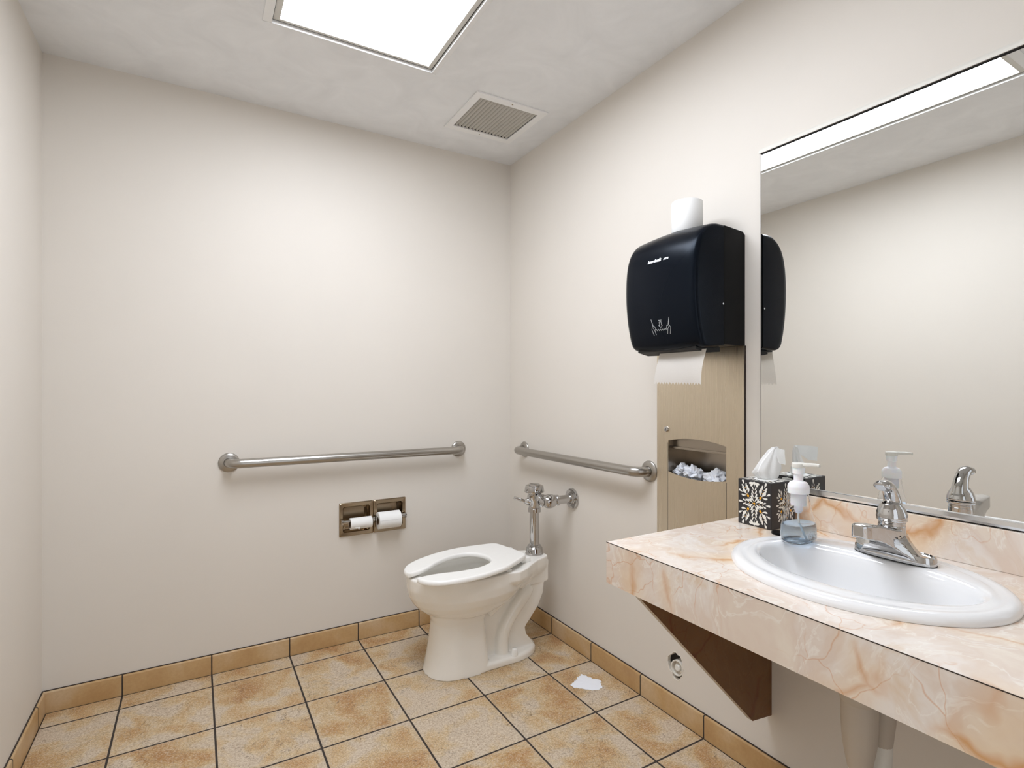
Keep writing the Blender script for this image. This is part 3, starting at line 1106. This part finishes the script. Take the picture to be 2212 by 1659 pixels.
zz = [(-.024 + .048 * i / 12, .003 * (1 if i % 2 else -1) - .004) for i in range(13)]
stroke(zz)
for s in (-1, 1):
    stroke([(s * .038, .032), (s * .034, .010), (s * .040, .000), (s * .034, -.020)])
    stroke([(s * .038, .032), (s * .030, .006), (s * .026, .009), (s * .023, .000), (s * .028, -.004), (s * .024, -.019)])
    stroke([(s * .033, .004), (s * .029, -.003)])
stroke([(-.006, .026), (.006, .026)], .0009)
stroke([(-.004, .021), (-.004, .010), (-.008, .010), (0, .003), (.008, .010), (.004, .010), (.004, .021), (-.004, .021)])
wrap(bm, .0002)
obj('tear_symbol', bm, 'grey_ink', td, smooth=0, label='thin grey pictogram of two hands pulling a torn sheet')

# the towel sheet
bm = bmesh.new()
ny, nz = 64, 12
grid = []
ya, yb = -1.287, -1.478
for j in range(nz + 1):
    row = []
    for i in range(ny + 1):
        f = i / ny
        y = ya + (yb - ya) * f
        v = j / nz
        zb_ = 1.2165 - .004 * f
        z = 1.322 + (zb_ - 1.322) * v
        if j == nz and 1 < i < ny - 1:
            z += (.0060, .0015, -.0025, .0015)[(i + (i // 17)) % 4]
        x = -.168 - .026 * sin(v * 1.5) - .004 * sin(f * 5 + 1) * v
        y2 = y + .004 * (f - .5) * sin(v * 3.1)
        row.append(bm.verts.new((x, y2, z)))
    grid.append(row)
for j in range(nz):
    for i in range(ny):
        bm.faces.new((grid[j][i], grid[j][i + 1], grid[j + 1][i + 1], grid[j + 1][i]))
bmesh.ops.solidify(bm, geom=list(bm.faces), thickness=.0006)
tag(obj('paper_towel', bm, 'towel', origin=(-.18, -1.38, 1.322), smooth=40), 'white paper towel with serrated edge hanging out of the black dispenser', 'paper towel')

# toilet roll standing on the dispenser
rz = 1.7095
bm = bmesh.new()
rc = (-.118, -1.358, rz)
lathe(bm, rc, (0, 0, 1), [(.02, 0), (.0475, 0), (.049, .002), (.0495, .05), (.049, .100), (.0475, .102), (.02, .102), (.02, 0)], 56, cap=False)
rr_ = obj('toilet_paper_roll', bm, 'paper', origin=rc, smooth=40)
tag(rr_, 'white toilet roll standing on end on top of the black towel dispenser', 'toilet paper')
bm = bmesh.new()
lathe(bm, rc, (0, 0, 1), [(.0185, .001), (.0199, .001), (.0199, .101), (.0185, .101), (.0185, .001)], 32, cap=False)
obj('cardboard_core', bm, 'cardboard', rr_, smooth=40)

# ================================================================== mirror
MY0, MY1, MZ0, MZ1 = -2.79, -1.549, .905, 1.934
mr = empty('wall_mirror', (0, (MY0 + MY1) / 2, MZ0), 'large frameless wall mirror with metal channels above the counter', 'mirror')
bm = bmesh.new()
box(bm, -.0062, -.0012, MY0, MY1, MZ0, MZ1)
for f in bm.faces:
    f.material_index = 0 if f.calc_center_median().x < -.006 else 1
obj('mirror_glass', bm, ['mirror', 'dark'], mr, smooth=0)
bm = bmesh.new()
box(bm, -.0060, -.0003, MY1 + .0001, MY1 + .0016, MZ0 + .002, MZ1 - .012)
obj('dark_edge', bm, 'seam', mr, smooth=0)
bm = bmesh.new()
loft(bm, [[(x, y, z) for x, z in ((-.0003, MZ0 - .004), (-.0120, MZ0 - .004), (-.0125, MZ0 + .001), (-.0118, MZ0 + .0105), (-.0108, MZ0 + .0115), (-.0064, MZ0 + .0105), (-.0064, MZ0 - .001), (-.0003, MZ0 - .001))] for y in (MY0, MY1 + .001)])
obj('bottom_channel', bm, 'aluminium', mr, smooth=0)
bm = bmesh.new()
box(bm, -.0110, -.0003, MY0, MY1 - .001, MZ0 - .0062, MZ0 - .0042)
obj('channel_gap', bm, 'dark', mr, smooth=0)
bm = bmesh.new()
loft(bm, [[(x, y, z) for x, z in ((-.0003, MZ1 + .007), (-.004, MZ1 + .007), (-.013, MZ1 - .001), (-.014, MZ1 - .004), (-.0135, MZ1 - .010), (-.0064, MZ1 - .010), (-.0064, MZ1 + .0005), (-.0003, MZ1 + .0005))] for y in (MY0, MY1 + .003)])
obj('top_channel', bm, 'pvc_white', mr, smooth=0)
bm = bmesh.new()
box(bm, -.0100, -.0065, MY0, MY1 - .002, MZ1 - .0125, MZ1 - .0101)
obj('channel_gap', bm, 'dark', mr, smooth=0)

# ================================================================== vanity counter
CX0, CY0, CY1 = -.600, -3.0, -1.523
SC = (-.308, -1.982)
vc = empty('vanity_counter', (-.3, (CY0 + CY1) / 2, .70), 'pink and cream marble pattern laminate wall counter with deep front edge', 'counter')
def sring(sx_f, sx_b, sy, z, n=72, cx=SC[0], cy=SC[1], pb=2.0):
    o = []
    for i in range(n):
        t = 2 * pi * i / n
        c, s = cos(t), sin(t)
        if c > 0:
            c, s = c ** (2 / pb), abs(s) ** (2 / pb) * (1 if s > 0 else -1)
        o.append((cx + c * (sx_b if c > 0 else sx_f), cy + s * sy, z))
    return o
cut = [(x, y) for x, y, _ in sring(.195, .195, .232, 0)]
bm = bmesh.new()
plate(bm, rect(CX0, -.0008, CY0, CY1), [cut], plane_z, CZ - .022, CZ)
obj('counter_top', bm, 'marble', vc, smooth=0)
bm = bmesh.new()
box(bm, CX0, CX0 + .018, CY0, CY1, .702, CZ - .0222)
box(bm, CX0 + .018, -.0008, CY1 - .018, CY1, .702, CZ - .0222)
box(bm, CX0 - .0011, CX0 - .0001, CY0, CY1, .702, CZ - .001)
box(bm, CX0 - .0011, -.0008, CY1 + .0001, CY1 + .0011, .702, CZ - .001)
box(bm, CX0 - .0013, CX0 - .0002, CY0, CY1 + .0011, CZ - .0016, CZ - .0002, mi=1)
obj('front_apron', bm, ['marble', 'seam'], vc, smooth=0)
bm = bmesh.new()
box(bm, -.020, -.0008, CY0, CY1 - .001, CZ + .0003, .8975, .001)
obj('backsplash', bm, 'marble', vc, smooth=0)
bm = bmesh.new()
BY = -1.581
tri = [(-.0008, .702), (-.0008, .206), (-.094, .216), (-.560, .686), (-.560, .702)]
tri = [(-.0008, .7018), (-.0008, .206), (-.092, .217), (-.562, .690), (-.562, .7018)]
loft(bm, [[(x, y, z) for x, z in tri] for y in (BY, BY + .018)])
bm.faces.ensure_lookup_table()
bmesh.ops.recalc_face_normals(bm, faces=bm.faces)
for f in bm.faces:
    n = f.normal
    if abs(n.y) < .5 and n.z < -.3 and n.x < -.3:
        f.material_index = 1
obj('support_bracket', bm, ['brown', 'pvc'], vc, smooth=0, label='dark brown triangular bracket with pale edge')
bm = bmesh.new()
loft(bm, [[(x, y, z) for x, z in tri] for y in (-2.92, -2.90)])
obj('support_bracket', bm, ['brown', 'pvc'], vc, smooth=0)

# ================================================================== sink
sk = empty('sink', (SC[0], SC[1], CZ), 'white oval drop in sink set in the marble pattern counter', 'sink')
S = []
ox_, oy_ = .222, .259
for d, z in ((0, CZ + .0005), (-.0005, CZ + .005), (.002, CZ + .011), (.007, CZ + .0155), (.014, CZ + .0175), (.022, CZ + .0170), (.030, CZ + .0155), (.036, CZ + .0165), (.042, CZ + .0175)):
    S.append((ox_ - d, ox_ - d, oy_ - d, z, SC[0]))
fi, bi, yi = .140, .097, .205
S += [(fi + .018, bi + .022, yi + .010, CZ + .0172, SC[0]), (fi + .009, bi + .011, yi + .005, CZ + .0150, SC[0]), (fi + .003, bi + .004, yi, CZ + .010, SC[0]),
      (fi, bi, yi - .003, CZ + .002, SC[0]), (fi * .97, bi * .96, yi * .96, CZ - .02, SC[0]), (fi * .93, bi * .90, yi * .91, CZ - .05, SC[0]), (fi * .86, bi * .82, yi * .83, CZ - .085, SC[0]),
      (fi * .74, bi * .70, yi * .68, CZ - .112, SC[0]), (fi * .52, bi * .50, yi * .45, CZ - .128, SC[0]), (fi * .25, bi * .28, yi * .18, CZ - .134, SC[0]), (.022, .022, .022, CZ - .136, SC[0])]
inner = [sring(a, b, c, z, cx=d, pb=2.0 if k < 9 else 2.5) for k, (a, b, c, z, d) in enumerate(S)]
# underside of the bowl
U = [(.020, .020, .020, CZ - .150), (fi * .55, bi * .55, yi * .5, CZ - .142), (fi * .80, bi * .80, yi * .76, CZ - .122), (fi * .95, bi * .98, yi * .93, CZ - .085), (fi * 1.05, bi * 1.08, yi * 1.02, CZ - .04),
     (.150, .120, .212, CZ - .026), (.188, .188, .226, CZ - .010), (.190, .190, .228, CZ + .0004)]
under = [sring(a, b, c, z) for a, b, c, z in U]
bm = bmesh.new()
loft(bm, inner + under, close=True)
obj('basin', bm, 'white_porcelain', sk, smooth=60)
bm = bmesh.new()
lathe(bm, (SC[0], SC[1], CZ - .140), (0, 0, 1), [(.018, 0), (.0215, .003), (.0215, .006), (.016, .0065), (.015, .004), (.0, .004)], 32)
obj('drain', bm, 'chrome', sk)

# black stopper lying on the counter
bm = bmesh.new()
lathe(bm, (-.148, -1.703, CZ + .0003), (0, 0, 1), [(.019, 0), (.020, .002), (.020, .005), (.018, .0065), (.0, .0065)], 32)
bmesh.ops.translate(bm, verts=bm.verts, vec=(-.004, -.002, 0))
tag(obj('drain_stopper', bm, 'black', origin=(-.15, -1.705, CZ)), 'small flat black rubber stopper on the counter between tissue box and soap bottle', 'stopper')

# ================================================================== faucet
FX, FY, FZ = -.170, -1.990, CZ + .0175
fa = empty('faucet', (FX, FY, FZ), 'chrome single lever faucet on the back of the white oval sink', 'faucet')
def stad(hx, hy, z, n=40, p=2.6, cx=FX, cy=FY):
    o = []
    for i in range(n):
        t = 2 * pi * i / n
        c, s = cos(t), sin(t)
        o.append((cx + abs(c) ** (2 / p) * (1 if c > 0 else -1) * hx, cy + abs(s) ** (2 / p) * (1 if s > 0 else -1) * hy, z))
    return o
bm = bmesh.new()
loft(bm, [stad(.0300, .0800, FZ + .0001), stad(.0305, .0805, FZ + .002)])
obj('gasket', bm, 'matte_black', fa, smooth=35)
bm = bmesh.new()
loft(bm, [stad(.0300, .0800, FZ + .002), stad(.0295, .0795, FZ + .016), stad(.0280, .0780, FZ + .0190), stad(.0260, .0755, FZ + .0195), stad(.0235, .0725, FZ + .0165), stad(.020, .066, FZ + .0155)])
obj('base_plate', bm, 'chrome', fa, smooth=35)
def fsec(x, wb, wt, zb, zt, n=8):
    # closed section in the yz plane with gently hollow flanks
    L = []
    for i in range(n + 1):
        t = i / n
        w = wb + (wt - wb) * (1 - (1 - t) ** 1.5)
        L.append((w, zb + (zt - zb) * t))
    pts = [(w, z) for w, z in L]
    top = [(wt * cos(a), zt + .004 * sin(a)) for a in [pi * k / 10 for k in range(1, 10)]]
    pts += top + [(-w, z) for w, z in L[::-1]]
    return [(x, FY + y, FZ + z) for y, z in pts]
bm = bmesh.new()
secs = [(-.146, .052, .016, .004, .040), (-.158, .064, .022, .005, .056), (-.180, .064, .0245, .006, .066), (-.198, .056, .0245, .010, .068), (-.214, .043, .024, .022, .071), (-.232, .032, .0225, .036, .075),
        (-.255, .0245, .021, .048, .081), (-.280, .0205, .020, .056, .086), (-.302, .0190, .0185, .061, .089), (-.314, .016, .0155, .063, .0895), (-.320, .010, .010, .066, .088)]
loft(bm, [fsec(*q) for q in secs])
PX = -.180
lathe(bm, (PX, FY, FZ + .04), (0, 0, 1), [(.0265, 0), (.0262, .036)], 36)
bd = obj('spout_body', bm, 'chrome', fa)
voxel(bd, .0013, 5)
zt = FZ
bm = bmesh.new()
lathe(bm, (-.299, FY, zt + .063), (0, 0, -1), [(.0125, -.006), (.0125, .008), (.0115, .010), (.009, .010), (.009, .006), (0, .006)], 28)
obj('aerator', bm, 'nickel', fa)
bm = bmesh.new()
lathe(bm, (PX, FY, zt + .074), (0, 0, 1), [(.0255, 0), (.0255, .007), (.0245, .0085), (.0245, .0105), (.0285, .011), (.0295, .013), (.0295, .0155), (.028, .017)], 36)
obj('collar_ring', bm, 'chrome', fa, smooth=30)
bm = bmesh.new()
lathe(bm, (PX, FY, zt + .090), (-.10, 0, 1), [(.029, 0), (.030, .004), (.0285, .013), (.0245, .024), (.0185, .034), (.010, .040), (0, .041)], 36)
LV = smooth_path([(PX + .008, FY, zt + .108), (PX + .002, FY, zt + .130), (PX - .008, FY, zt + .150), (PX - .024, FY, zt + .164), (PX - .038, FY, zt + .165), (PX - .046, FY, zt + .160)], 5)
rings = []
for i, p in enumerate(LV):
    f = i / (len(LV) - 1)
    d = (LV[min(i + 1, len(LV) - 1)] - LV[max(i - 1, 0)]).normalized()
    nrm = Vector((0, 1, 0)).cross(d).normalized()
    hy = .0200 - .0075 * sin(min(f * 1.8, 1) * pi / 2) + .005 * f
    hn = .0175 - .0105 * min(1, f * 1.6) + .0065 * f
    if f > .93: hy *= .75; hn *= .75
    rings.append([p + Vector((0, 1, 0)) * hy * cos(2 * pi * k / 24) + nrm * hn * sin(2 * pi * k / 24) for k in range(24)])
loft(bm, rings)
hn_ = obj('lever_handle', bm, 'chrome', fa)
voxel(hn_, .0012, 6)
bm = bmesh.new()
lathe(bm, (PX - .0255, FY - .004, zt + .108), (-1, -.1, .3), [(.0028, -.004), (.0028, .0015), (.0, .0015)], 12)
obj('set_screw', bm, 'dark', fa)

# ================================================================== tissue box
TB = (-.138, -.031, -1.672, -1.566, CZ + .0005, CZ + .130)
tb = empty('tissue_box', ((TB[0] + TB[1]) / 2, (TB[2] + TB[3]) / 2, CZ), 'black cube tissue box with white leaf and orange dot pattern on the counter corner', 'tissue box')
bm = bmesh.new()
box(bm, *TB, bevel=.0012, seg=1)
tmpl = []
def teardrop(c, ang, L_, w, curve=0.0):
    """2-D petal: pointed at c, round at far end"""
    pts = []
    prof = [(0, 0.10), (.25, .38), (.5, .75), (.72, 1.0), (.88, .85), (.97, .5), (1.0, 0.0)]
    side = [(a * L_, b * w / 2) for a, b in prof]
    loop = side + [(a, -b) for a, b in side[::-1][1:]]
    for a, b in loop:
        b2 = b + curve * (a / L_) ** 2 * L_
        pts.append((c[0] + a * cos(ang) - b2 * sin(ang), c[1] + a * sin(ang) + b2 * cos(ang)))
    return pts
def disc(c, r, n=12):
    return [(c[0] + r * cos(2 * pi * i / n), c[1] + r * sin(2 * pi * i / n)) for i in range(n)]
def sprig(c, ang, L_, sc, out, nlev=3, base=.18):
    """branch of paired petals running from c in direction ang, closed by one petal at the end"""
    ca, sa = cos(ang), sin(ang)
    for k in range(nlev):
        d = L_ * (base + (.86 - base) * k / nlev)
        q = (c[0] + d * ca, c[1] + d * sa)
        pl = sc * (1.0 - .12 * k)
        for s in (-1, 1):
            out.append((0, teardrop((q[0] - s * .0010 * sa, q[1] + s * .0010 * ca), ang + s * .80, pl * .95, pl * .38, -s * .28)))
        out.append((1, disc((q[0], q[1]), .0011)))
    d = L_ * .84
    out.append((0, teardrop((c[0] + d * ca, c[1] + d * sa), ang, sc * .85, sc * .36)))
def pattern(w, h, sparse=False):
    out = []
    k = w
    if not sparse:
        c0 = (w / 2, h / 2)
        P = .172 * k
        for a in (90, 270):
            sprig(c0, radians(a), h * .44, P * .95, out, 4, .10)
        for a in (0, 180):
            sprig(c0, radians(a), w * .40, P * .95, out, 3, .10)
        out.append((1, disc(c0, .0030)))
        for sx in (-1, 1):
            for sz in (-1, 1):
                c = (c0[0] + sx * w * .185, c0[1] + sz * h * .145)
                out.append((1, disc(c, .0036)))
                sprig(c, atan2(sz * h * .36, sx * w * .18), h * .30, P, out, 3, .16)
                sprig(c, atan2(sz * h * .10, sx * w * .25), w * .22, P * .9, out, 1, .25)
                for da in (2.3, 3.1, 3.9):
                    a = atan2(sz, sx) + da
                    out.append((0, teardrop((c[0] + .0046 * cos(a), c[1] + .0046 * sin(a)), a, P * .55, P * .26, .2)))
        for sz in (-1, 1):
            c = (c0[0], c0[1] + sz * h * .47)
            for da in (-1.25, -.75, .75, 1.25):
                a = -sz * pi / 2 + da
                out.append((0, teardrop(c, a, P * .95, P * .36, 0)))
    else:
        c = (w * .60, h * .5)
        P = .160 * k
        sprig(c, pi / 2, h * .42, P, out, 4, .08)
        sprig(c, -pi / 2, h * .42, P, out, 4, .08)
        for sx in (-1, 1):
            sprig(c, 0 if sx > 0 else pi, w * .32, P * .9, out, 3, .12)
            for sz in (-1, 1):
                cc = (c[0] + sx * w * .17, c[1] + sz * h * .135)
                out.append((1, disc(cc, .0036)))
                sprig(cc, atan2(sz * .95, sx * .42), h * .17, P * .85, out, 2, .2)
                sprig(cc, atan2(sz * .25, sx * .9), w * .13, P * .8, out, 1, .3)
                a = atan2(-sz, -sx)
                out.append((0, teardrop((cc[0] + .0045 * cos(a), cc[1] + .0045 * sin(a)), a, P * .55, P * .26, .2)))
    return out
def stamp(bm, pat, w, h, place):
    lv = {0: .00025, 1: .00035}
    for ip, (kind, loop) in enumerate(pat):
        # clip by clamping to the face
        lp = [(min(max(a, .0015), w - .0015), min(max(b, .0015), h - .0015)) for a, b in loop]
        ar = abs(sum(lp[i][0] * lp[(i + 1) % len(lp)][1] - lp[(i + 1) % len(lp)][0] * lp[i][1] for i in range(len(lp)))) / 2
        if ar < 1.5e-6:
            continue
        c = [sum(p[0] for p in lp) / len(lp), sum(p[1] for p in lp) / len(lp)]
        off_ = lv[kind] + ip * .0000015
        vc_ = bm.verts.new(place(c[0], c[1], off_))
        vs = [bm.verts.new(place(a, b, off_)) for a, b in lp]
        for i in range(len(vs)):
            f = bm.faces.new((vc_, vs[i], vs[(i + 1) % len(vs)]))
            f.material_index = 1 + kind
Wd, Dp, Ht = TB[1] - TB[0], TB[3] - TB[2], TB[5] - TB[4]
stamp(bm, pattern(Dp, Ht), Dp, Ht, lambda a, b, t: (TB[0] - t, TB[3] - a, TB[4] + b))          # face to the room (-x)
stamp(bm, pattern(Wd, Ht, True), Wd, Ht, lambda a, b, t: (TB[0] + a, TB[2] - t, TB[4] + b))    # face to the camera (-y)
stamp(bm, pattern(Dp, Ht), Dp, Ht, lambda a, b, t: (TB[1] + t, TB[2] + a, TB[4] + b))
stamp(bm, pattern(Wd, Ht, True), Wd, Ht, lambda a, b, t: (TB[1] - a, TB[3] + t, TB[4] + b))
top = [q for q in pattern(Dp, Dp) if sum((p[0] - Dp / 2) ** 2 + (p[1] - Dp / 2) ** 2 for p in q[1]) / len(q[1]) > (Dp * .30) ** 2]
stamp(bm, top, Dp, Dp, lambda a, b, t: (TB[0] + a, TB[2] + b, TB[5] + t))
obj('carton', bm, ['box_black', 'petal', 'petal_orange'], tb, smooth=0)
bm = bmesh.new()
tcx, tcy = (TB[0] + TB[1]) / 2, (TB[2] + TB[3]) / 2
lathe(bm, (tcx, tcy, TB[5] + .0004), (0, 0, 1), [(.030, 0), (.030, .0006), (0, .0006)], 40)
bmesh.ops.scale(bm, vec=(1.15, 1, 1), space=Matrix.Translation((-tcx, -tcy, 0)), verts=bm.verts)
obj('opening_film', bm, 'paper', tb, smooth=30)
# tissue
tcx += .008; tcy -= .002
levels = [(0.0, .026, .013, 0, 0), (.012, .034, .017, -.004, 0), (.022, .041, .016, -.005, 0), (.034, .037, .013, -.002, -.002), (.050, .030, .011, .004, -.003), (.066, .022, .009, .010, -.004), (.080, .015, .007, .016, -.005), (.088, .010, .005, .020, -.008), (.090, .003, .002, .026, -.010)]
R = []
n = 56
for k, (h, ax, ay, dx, dy) in enumerate(levels):
    rg = []
    for i in range(n):
        t = 2 * pi * i / n
        fo = 1 + .13 * sin(5 * t + h * 9) + .08 * sin(9 * t + 1 - h * 14)
        # long axis runs front-left to back-right as the sheet does
        a, b = cos(t) * ax * fo, sin(t) * ay * fo
        c, s = cos(-.35), sin(-.35)
        rg.append((tcx + dx + a * c - b * s, tcy + dy + a * s + b * c, TB[5] + .0012 + h + .003 * sin(3 * t + k) * (h > .01)))
    R.append(rg)
bm = bmesh.new()
loft(bm, R, cap0=True, cap1=True)
# flap that folds over toward the camera side
rows = []
for i in range(15):
    d = .062 * i / 14
    px_, py_ = tcx + .019 - .507 * d + .0035 * sin(i * .55), tcy - .004 - .862 * d
    zt_ = TB[5] + .0925 - .10 * max(0, d - .028) ** 1.25
    hgt = .012 + .030 * min(1, d / .034)
    rows.append([Vector((px_ + .002 * sin(k * 1.1 + i * .3), py_, zt_ - hgt * k / 4)) for k in range(5)])
sheet = [[bm.verts.new(p) for p in r] for r in rows]
fs = []
for a, b in zip(sheet, sheet[1:]):
    for i in range(4):
        fs.append(bm.faces.new((a[i], a[i + 1], b[i + 1], b[i])))
bmesh.ops.solidify(bm, geom=fs, thickness=.0006)
tag(obj('tissue', bm, 'paper', origin=(tcx, tcy, TB[5] + .001), smooth=45), 'white tissue pulled up out of the black patterned box', 'tissue')

# ================================================================== soap bottle
SB = (-.233, -1.808)
sz0 = CZ + .0180
sb = empty('soap_bottle', (SB[0], SB[1], sz0), 'clear foam soap pump bottle with a little blue soap on the left sink rim', 'soap bottle')
def oval(a, b, z, n=48, p=2.5, cx=SB[0], cy=SB[1]):
    o = []
    for i in range(n):
        t = 2 * pi * i / n
        c, s = cos(t), sin(t)
        o.append((cx + abs(c) ** (2 / p) * (1 if c > 0 else -1) * a, cy + abs(s) ** (2 / p) * (1 if s > 0 else -1) * b, z))
    return o
prof = [(0.0, .040, .024), (.002, .046, .029), (.008, .0500, .0315), (.030, .0505, .032), (.045, .0490, .031), (.062, .0430, .029), (.080, .035, .0265), (.098, .0285, .0245), (.110, .0260, .024), (.118, .0235, .0225), (.120, .0200, .0200), (.128, .0195, .0195)]
bm = bmesh.new()
outr = [oval(a, b, sz0 + h, p=2.5 - .5 * min(1, h / .11)) for h, a, b in prof]
innr = [oval(a - .0016, b - .0016, sz0 + max(h, .0022), p=2.5 - .5 * min(1, h / .11)) for h, a, b in prof]
loft(bm, outr + innr[::-1], cap0=True, cap1=True)
obj('bottle', bm, 'glass', sb, smooth=60)
bm = bmesh.new()
lq = [oval(a - .0019, b - .0019, sz0 + max(h, .0026)) for h, a, b in prof[1:5]]
loft(bm, [oval(.038, .022, sz0 + .0025)] + lq[1:])
obj('soap', bm, 'liquid', sb, smooth=60)
bm = bmesh.new()
lathe(bm, (SB[0], SB[1], sz0 + .088), (0, 0, 1), [(.006, -.018), (.009, -.012), (.010, -.010), (.010, 0), (.0175, 0.001), (.0175, .030), (.024, .031), (.0245, .040), (.0243, .0425), (.0247, .044), (.0240, .050), (.019, .058), (.012, .061), (.0105, .062), (.0105, .078), (.0135, .079), (.0138, .094), (.0, .094)], 40)
obj('pump_body', bm, 'pump', sb, smooth=30)
bm = bmesh.new()
lathe(bm, (SB[0], SB[1], sz0 + .182), (0, 0, 1), [(.0150, 0), (.0155, .002), (.0155, .009), (.0140, .011), (.0, .0115)], 32)
loft(bm, [[(SB[0] + a, y, sz0 + .1885 + dz + b) for a, b in rrect(-.0062 * s, .0062 * s, -.0045 * s, .0045 * s, .003 * s, 4)] for y, s, dz in ((SB[1], 1, 0), (SB[1] - .03, .95, .003), (SB[1] - .048, .75, .004), (SB[1] - .052, .7, .003))])
obj('pump_head', bm, 'pvc_white', sb, smooth=35)
bm = bmesh.new()
tube(bm, smooth_path([(SB[0], SB[1], sz0 + .075), (SB[0] + .001, SB[1], sz0 + .05), (SB[0] + .008, SB[1] - .004, sz0 + .025), (SB[0] + .018, SB[1] - .006, sz0 + .006)], 5), .0024, 12)
obj('dip_tube', bm, 'pvc_white', sb)
# embossed emblem low on the front
bm = bmesh.new()
ey = SB[1] - .0325
ec = (SB[0] + .006, sz0 + .020)
tube(bm, [(ec[0] + .0165 * cos(t * pi / 16), ey + .0008 * 0, ec[1] + .0115 * sin(t * pi / 16)) for t in range(33)], .0006, 6)
for dx in (-.006, .005):
    tube(bm, [(ec[0] + dx + .0042 * cos(t), ey, ec[1] + .001 + .0042 * sin(t)) for t in [k * pi / 8 for k in range(-2, 11)]], .0006, 6)
obj('embossed_emblem', bm, 'grey_ink', sb)

# ================================================================== trap under the sink
tr = empty('drain_trap', (SC[0], SC[1], .42), 'beige plastic covered drain trap hanging below the sink', 'drain pipe')
tx, ty = -.318, -1.992
bm = bmesh.new()
lathe(bm, (tx, ty, .690), (0, 0, -1), [(.036, .042), (.040, .05), (.0395, .125), (.036, .138), (.034, .140)], 32)
obj('upper_sleeve', bm, 'pvc', tr, smooth=40)
bm = bmesh.new()
lathe(bm, (tx, ty, .56), (0, 0, -1), [(.0345, 0), (.0345, .05), (.031, .10), (.025, .135), (.022, .15)], 32)
obj('lower_sleeve', bm, 'pvc', tr, smooth=40)
bm = bmesh.new()
lathe(bm, (tx + .075, ty - .006, .58), (0, 0, -1), [(.030, -.04), (.031, 0), (.033, .035), (.031, .038), (.028, .040), (.027, .09), (.022, .135), (.020, .15)], 32)
obj('rear_sleeve', bm, 'pvc', tr, smooth=40)
bm = bmesh.new()
tube(bm, smooth_path([(tx, ty, .43), (tx + .004, ty, .39), (tx + .02, ty - .002, .362), (tx + .04, ty - .003, .356), (tx + .058, ty - .004, .368), (tx + .071, ty - .006, .40), (tx + .075, ty - .006, .44)], 5), .0215, 20)
obj('trap_bend', bm, 'pvc_white', tr, smooth=60)
bm = bmesh.new()
tube(bm, [(tx + .075, ty - .006, .595), (tx + .082, ty - .006, .615), (tx + .10, ty - .006, .62), (-.0008, ty - .006, .62)], .020, 20)
obj('waste_arm', bm, 'pvc', tr, smooth=60)
bm = bmesh.new()
lathe(bm, (SC[0], SC[1], CZ - .150), (0, 0, -1), [(.018, -.004), (.018, .02)], 20)
obj('tailpiece', bm, 'chrome', tr)

# ================================================================== capped drain stub in the wall
st = empty('drain_cleanout', (.0, -1.203, .188), 'round white capped drain stub in a broken hole low in the right wall', 'drain cap')
ax = Vector((-1, -.05, .10)).normalized()
c0 = Vector((.006, -1.205, .180))
bm = bmesh.new()
lathe(bm, c0, ax, [(.028, -.10), (.0280, .004), (.0270, .006), (.0235, .006), (.0225, .002), (.0225, -.004), (.0, -.004)], 40)
obj('pipe_end', bm, 'plug', st, smooth=35)
bm = bmesh.new()
lathe(bm, c0 + ax * -.004, ax, [(.0125, 0), (.0115, .007), (.009, .009), (.0, .009)], 24)
obj('plug_boss', bm, 'pvc_white', st, smooth=35)
bm = bmesh.new()
uu, vv = frame(ax)
lathe(bm, c0 + ax * -.0035, ax, [(.0215, 0), (.0215, .002), (.0185, .003), (.018, 0)], 32, cap=False)
obj('thread_ring', bm, 'pvc', st, smooth=35)

# ================================================================== torn paper on the floor
def bp_floor(u, v):
    fw = Vector((sin(YAW), cos(YAW))); rt = Vector((cos(YAW), -sin(YAW)))
    d = fw + rt * ((u - 1106) / F_PX)
    t = (1.20373) / ((v - HOR) / F_PX)
    return (-1.51234 + d.x * t, -2.59369 + d.y * t)
zp = [(550, 628), (562, 632), (575, 640), (592, 641), (610, 655), (628, 656), (645, 668), (668, 668), (692, 672), (714, 690), (700, 697), (712, 705), (706, 716), (716, 722), (718, 737), (700, 742), (692, 752), (660, 753), (640, 756), (615, 750), (590, 749), (560, 741), (540, 741), (518, 735), (500, 738), (485, 724), (468, 714), (486, 708), (482, 700), (502, 694), (500, 683), (514, 682), (512, 673), (527, 671), (520, 655), (538, 655), (534, 646), (549, 643)]
pl = [bp_floor(1100 + a * .2803, 1280 + b * .2803) for a, b in zp]
bm = bmesh.new()
c = (sum(p[0] for p in pl) / len(pl), sum(p[1] for p in pl) / len(pl))
rings = []
for s, z in ((1, .0006), (1, .0012), (.6, .0024), (.25, .0018)):
    rings.append([(c[0] + (x - c[0]) * s, c[1] + (y - c[1]) * s, z + (.0006 * sin(i * .9) if s < 1 else 0)) for i, (x, y) in enumerate(pl)])
loft(bm, rings)
tag(obj('torn_paper', bm, 'waste_paper', origin=(c[0], c[1], 0), smooth=60), 'torn scrap of white paper lying on the tile floor in front of the toilet', 'paper')
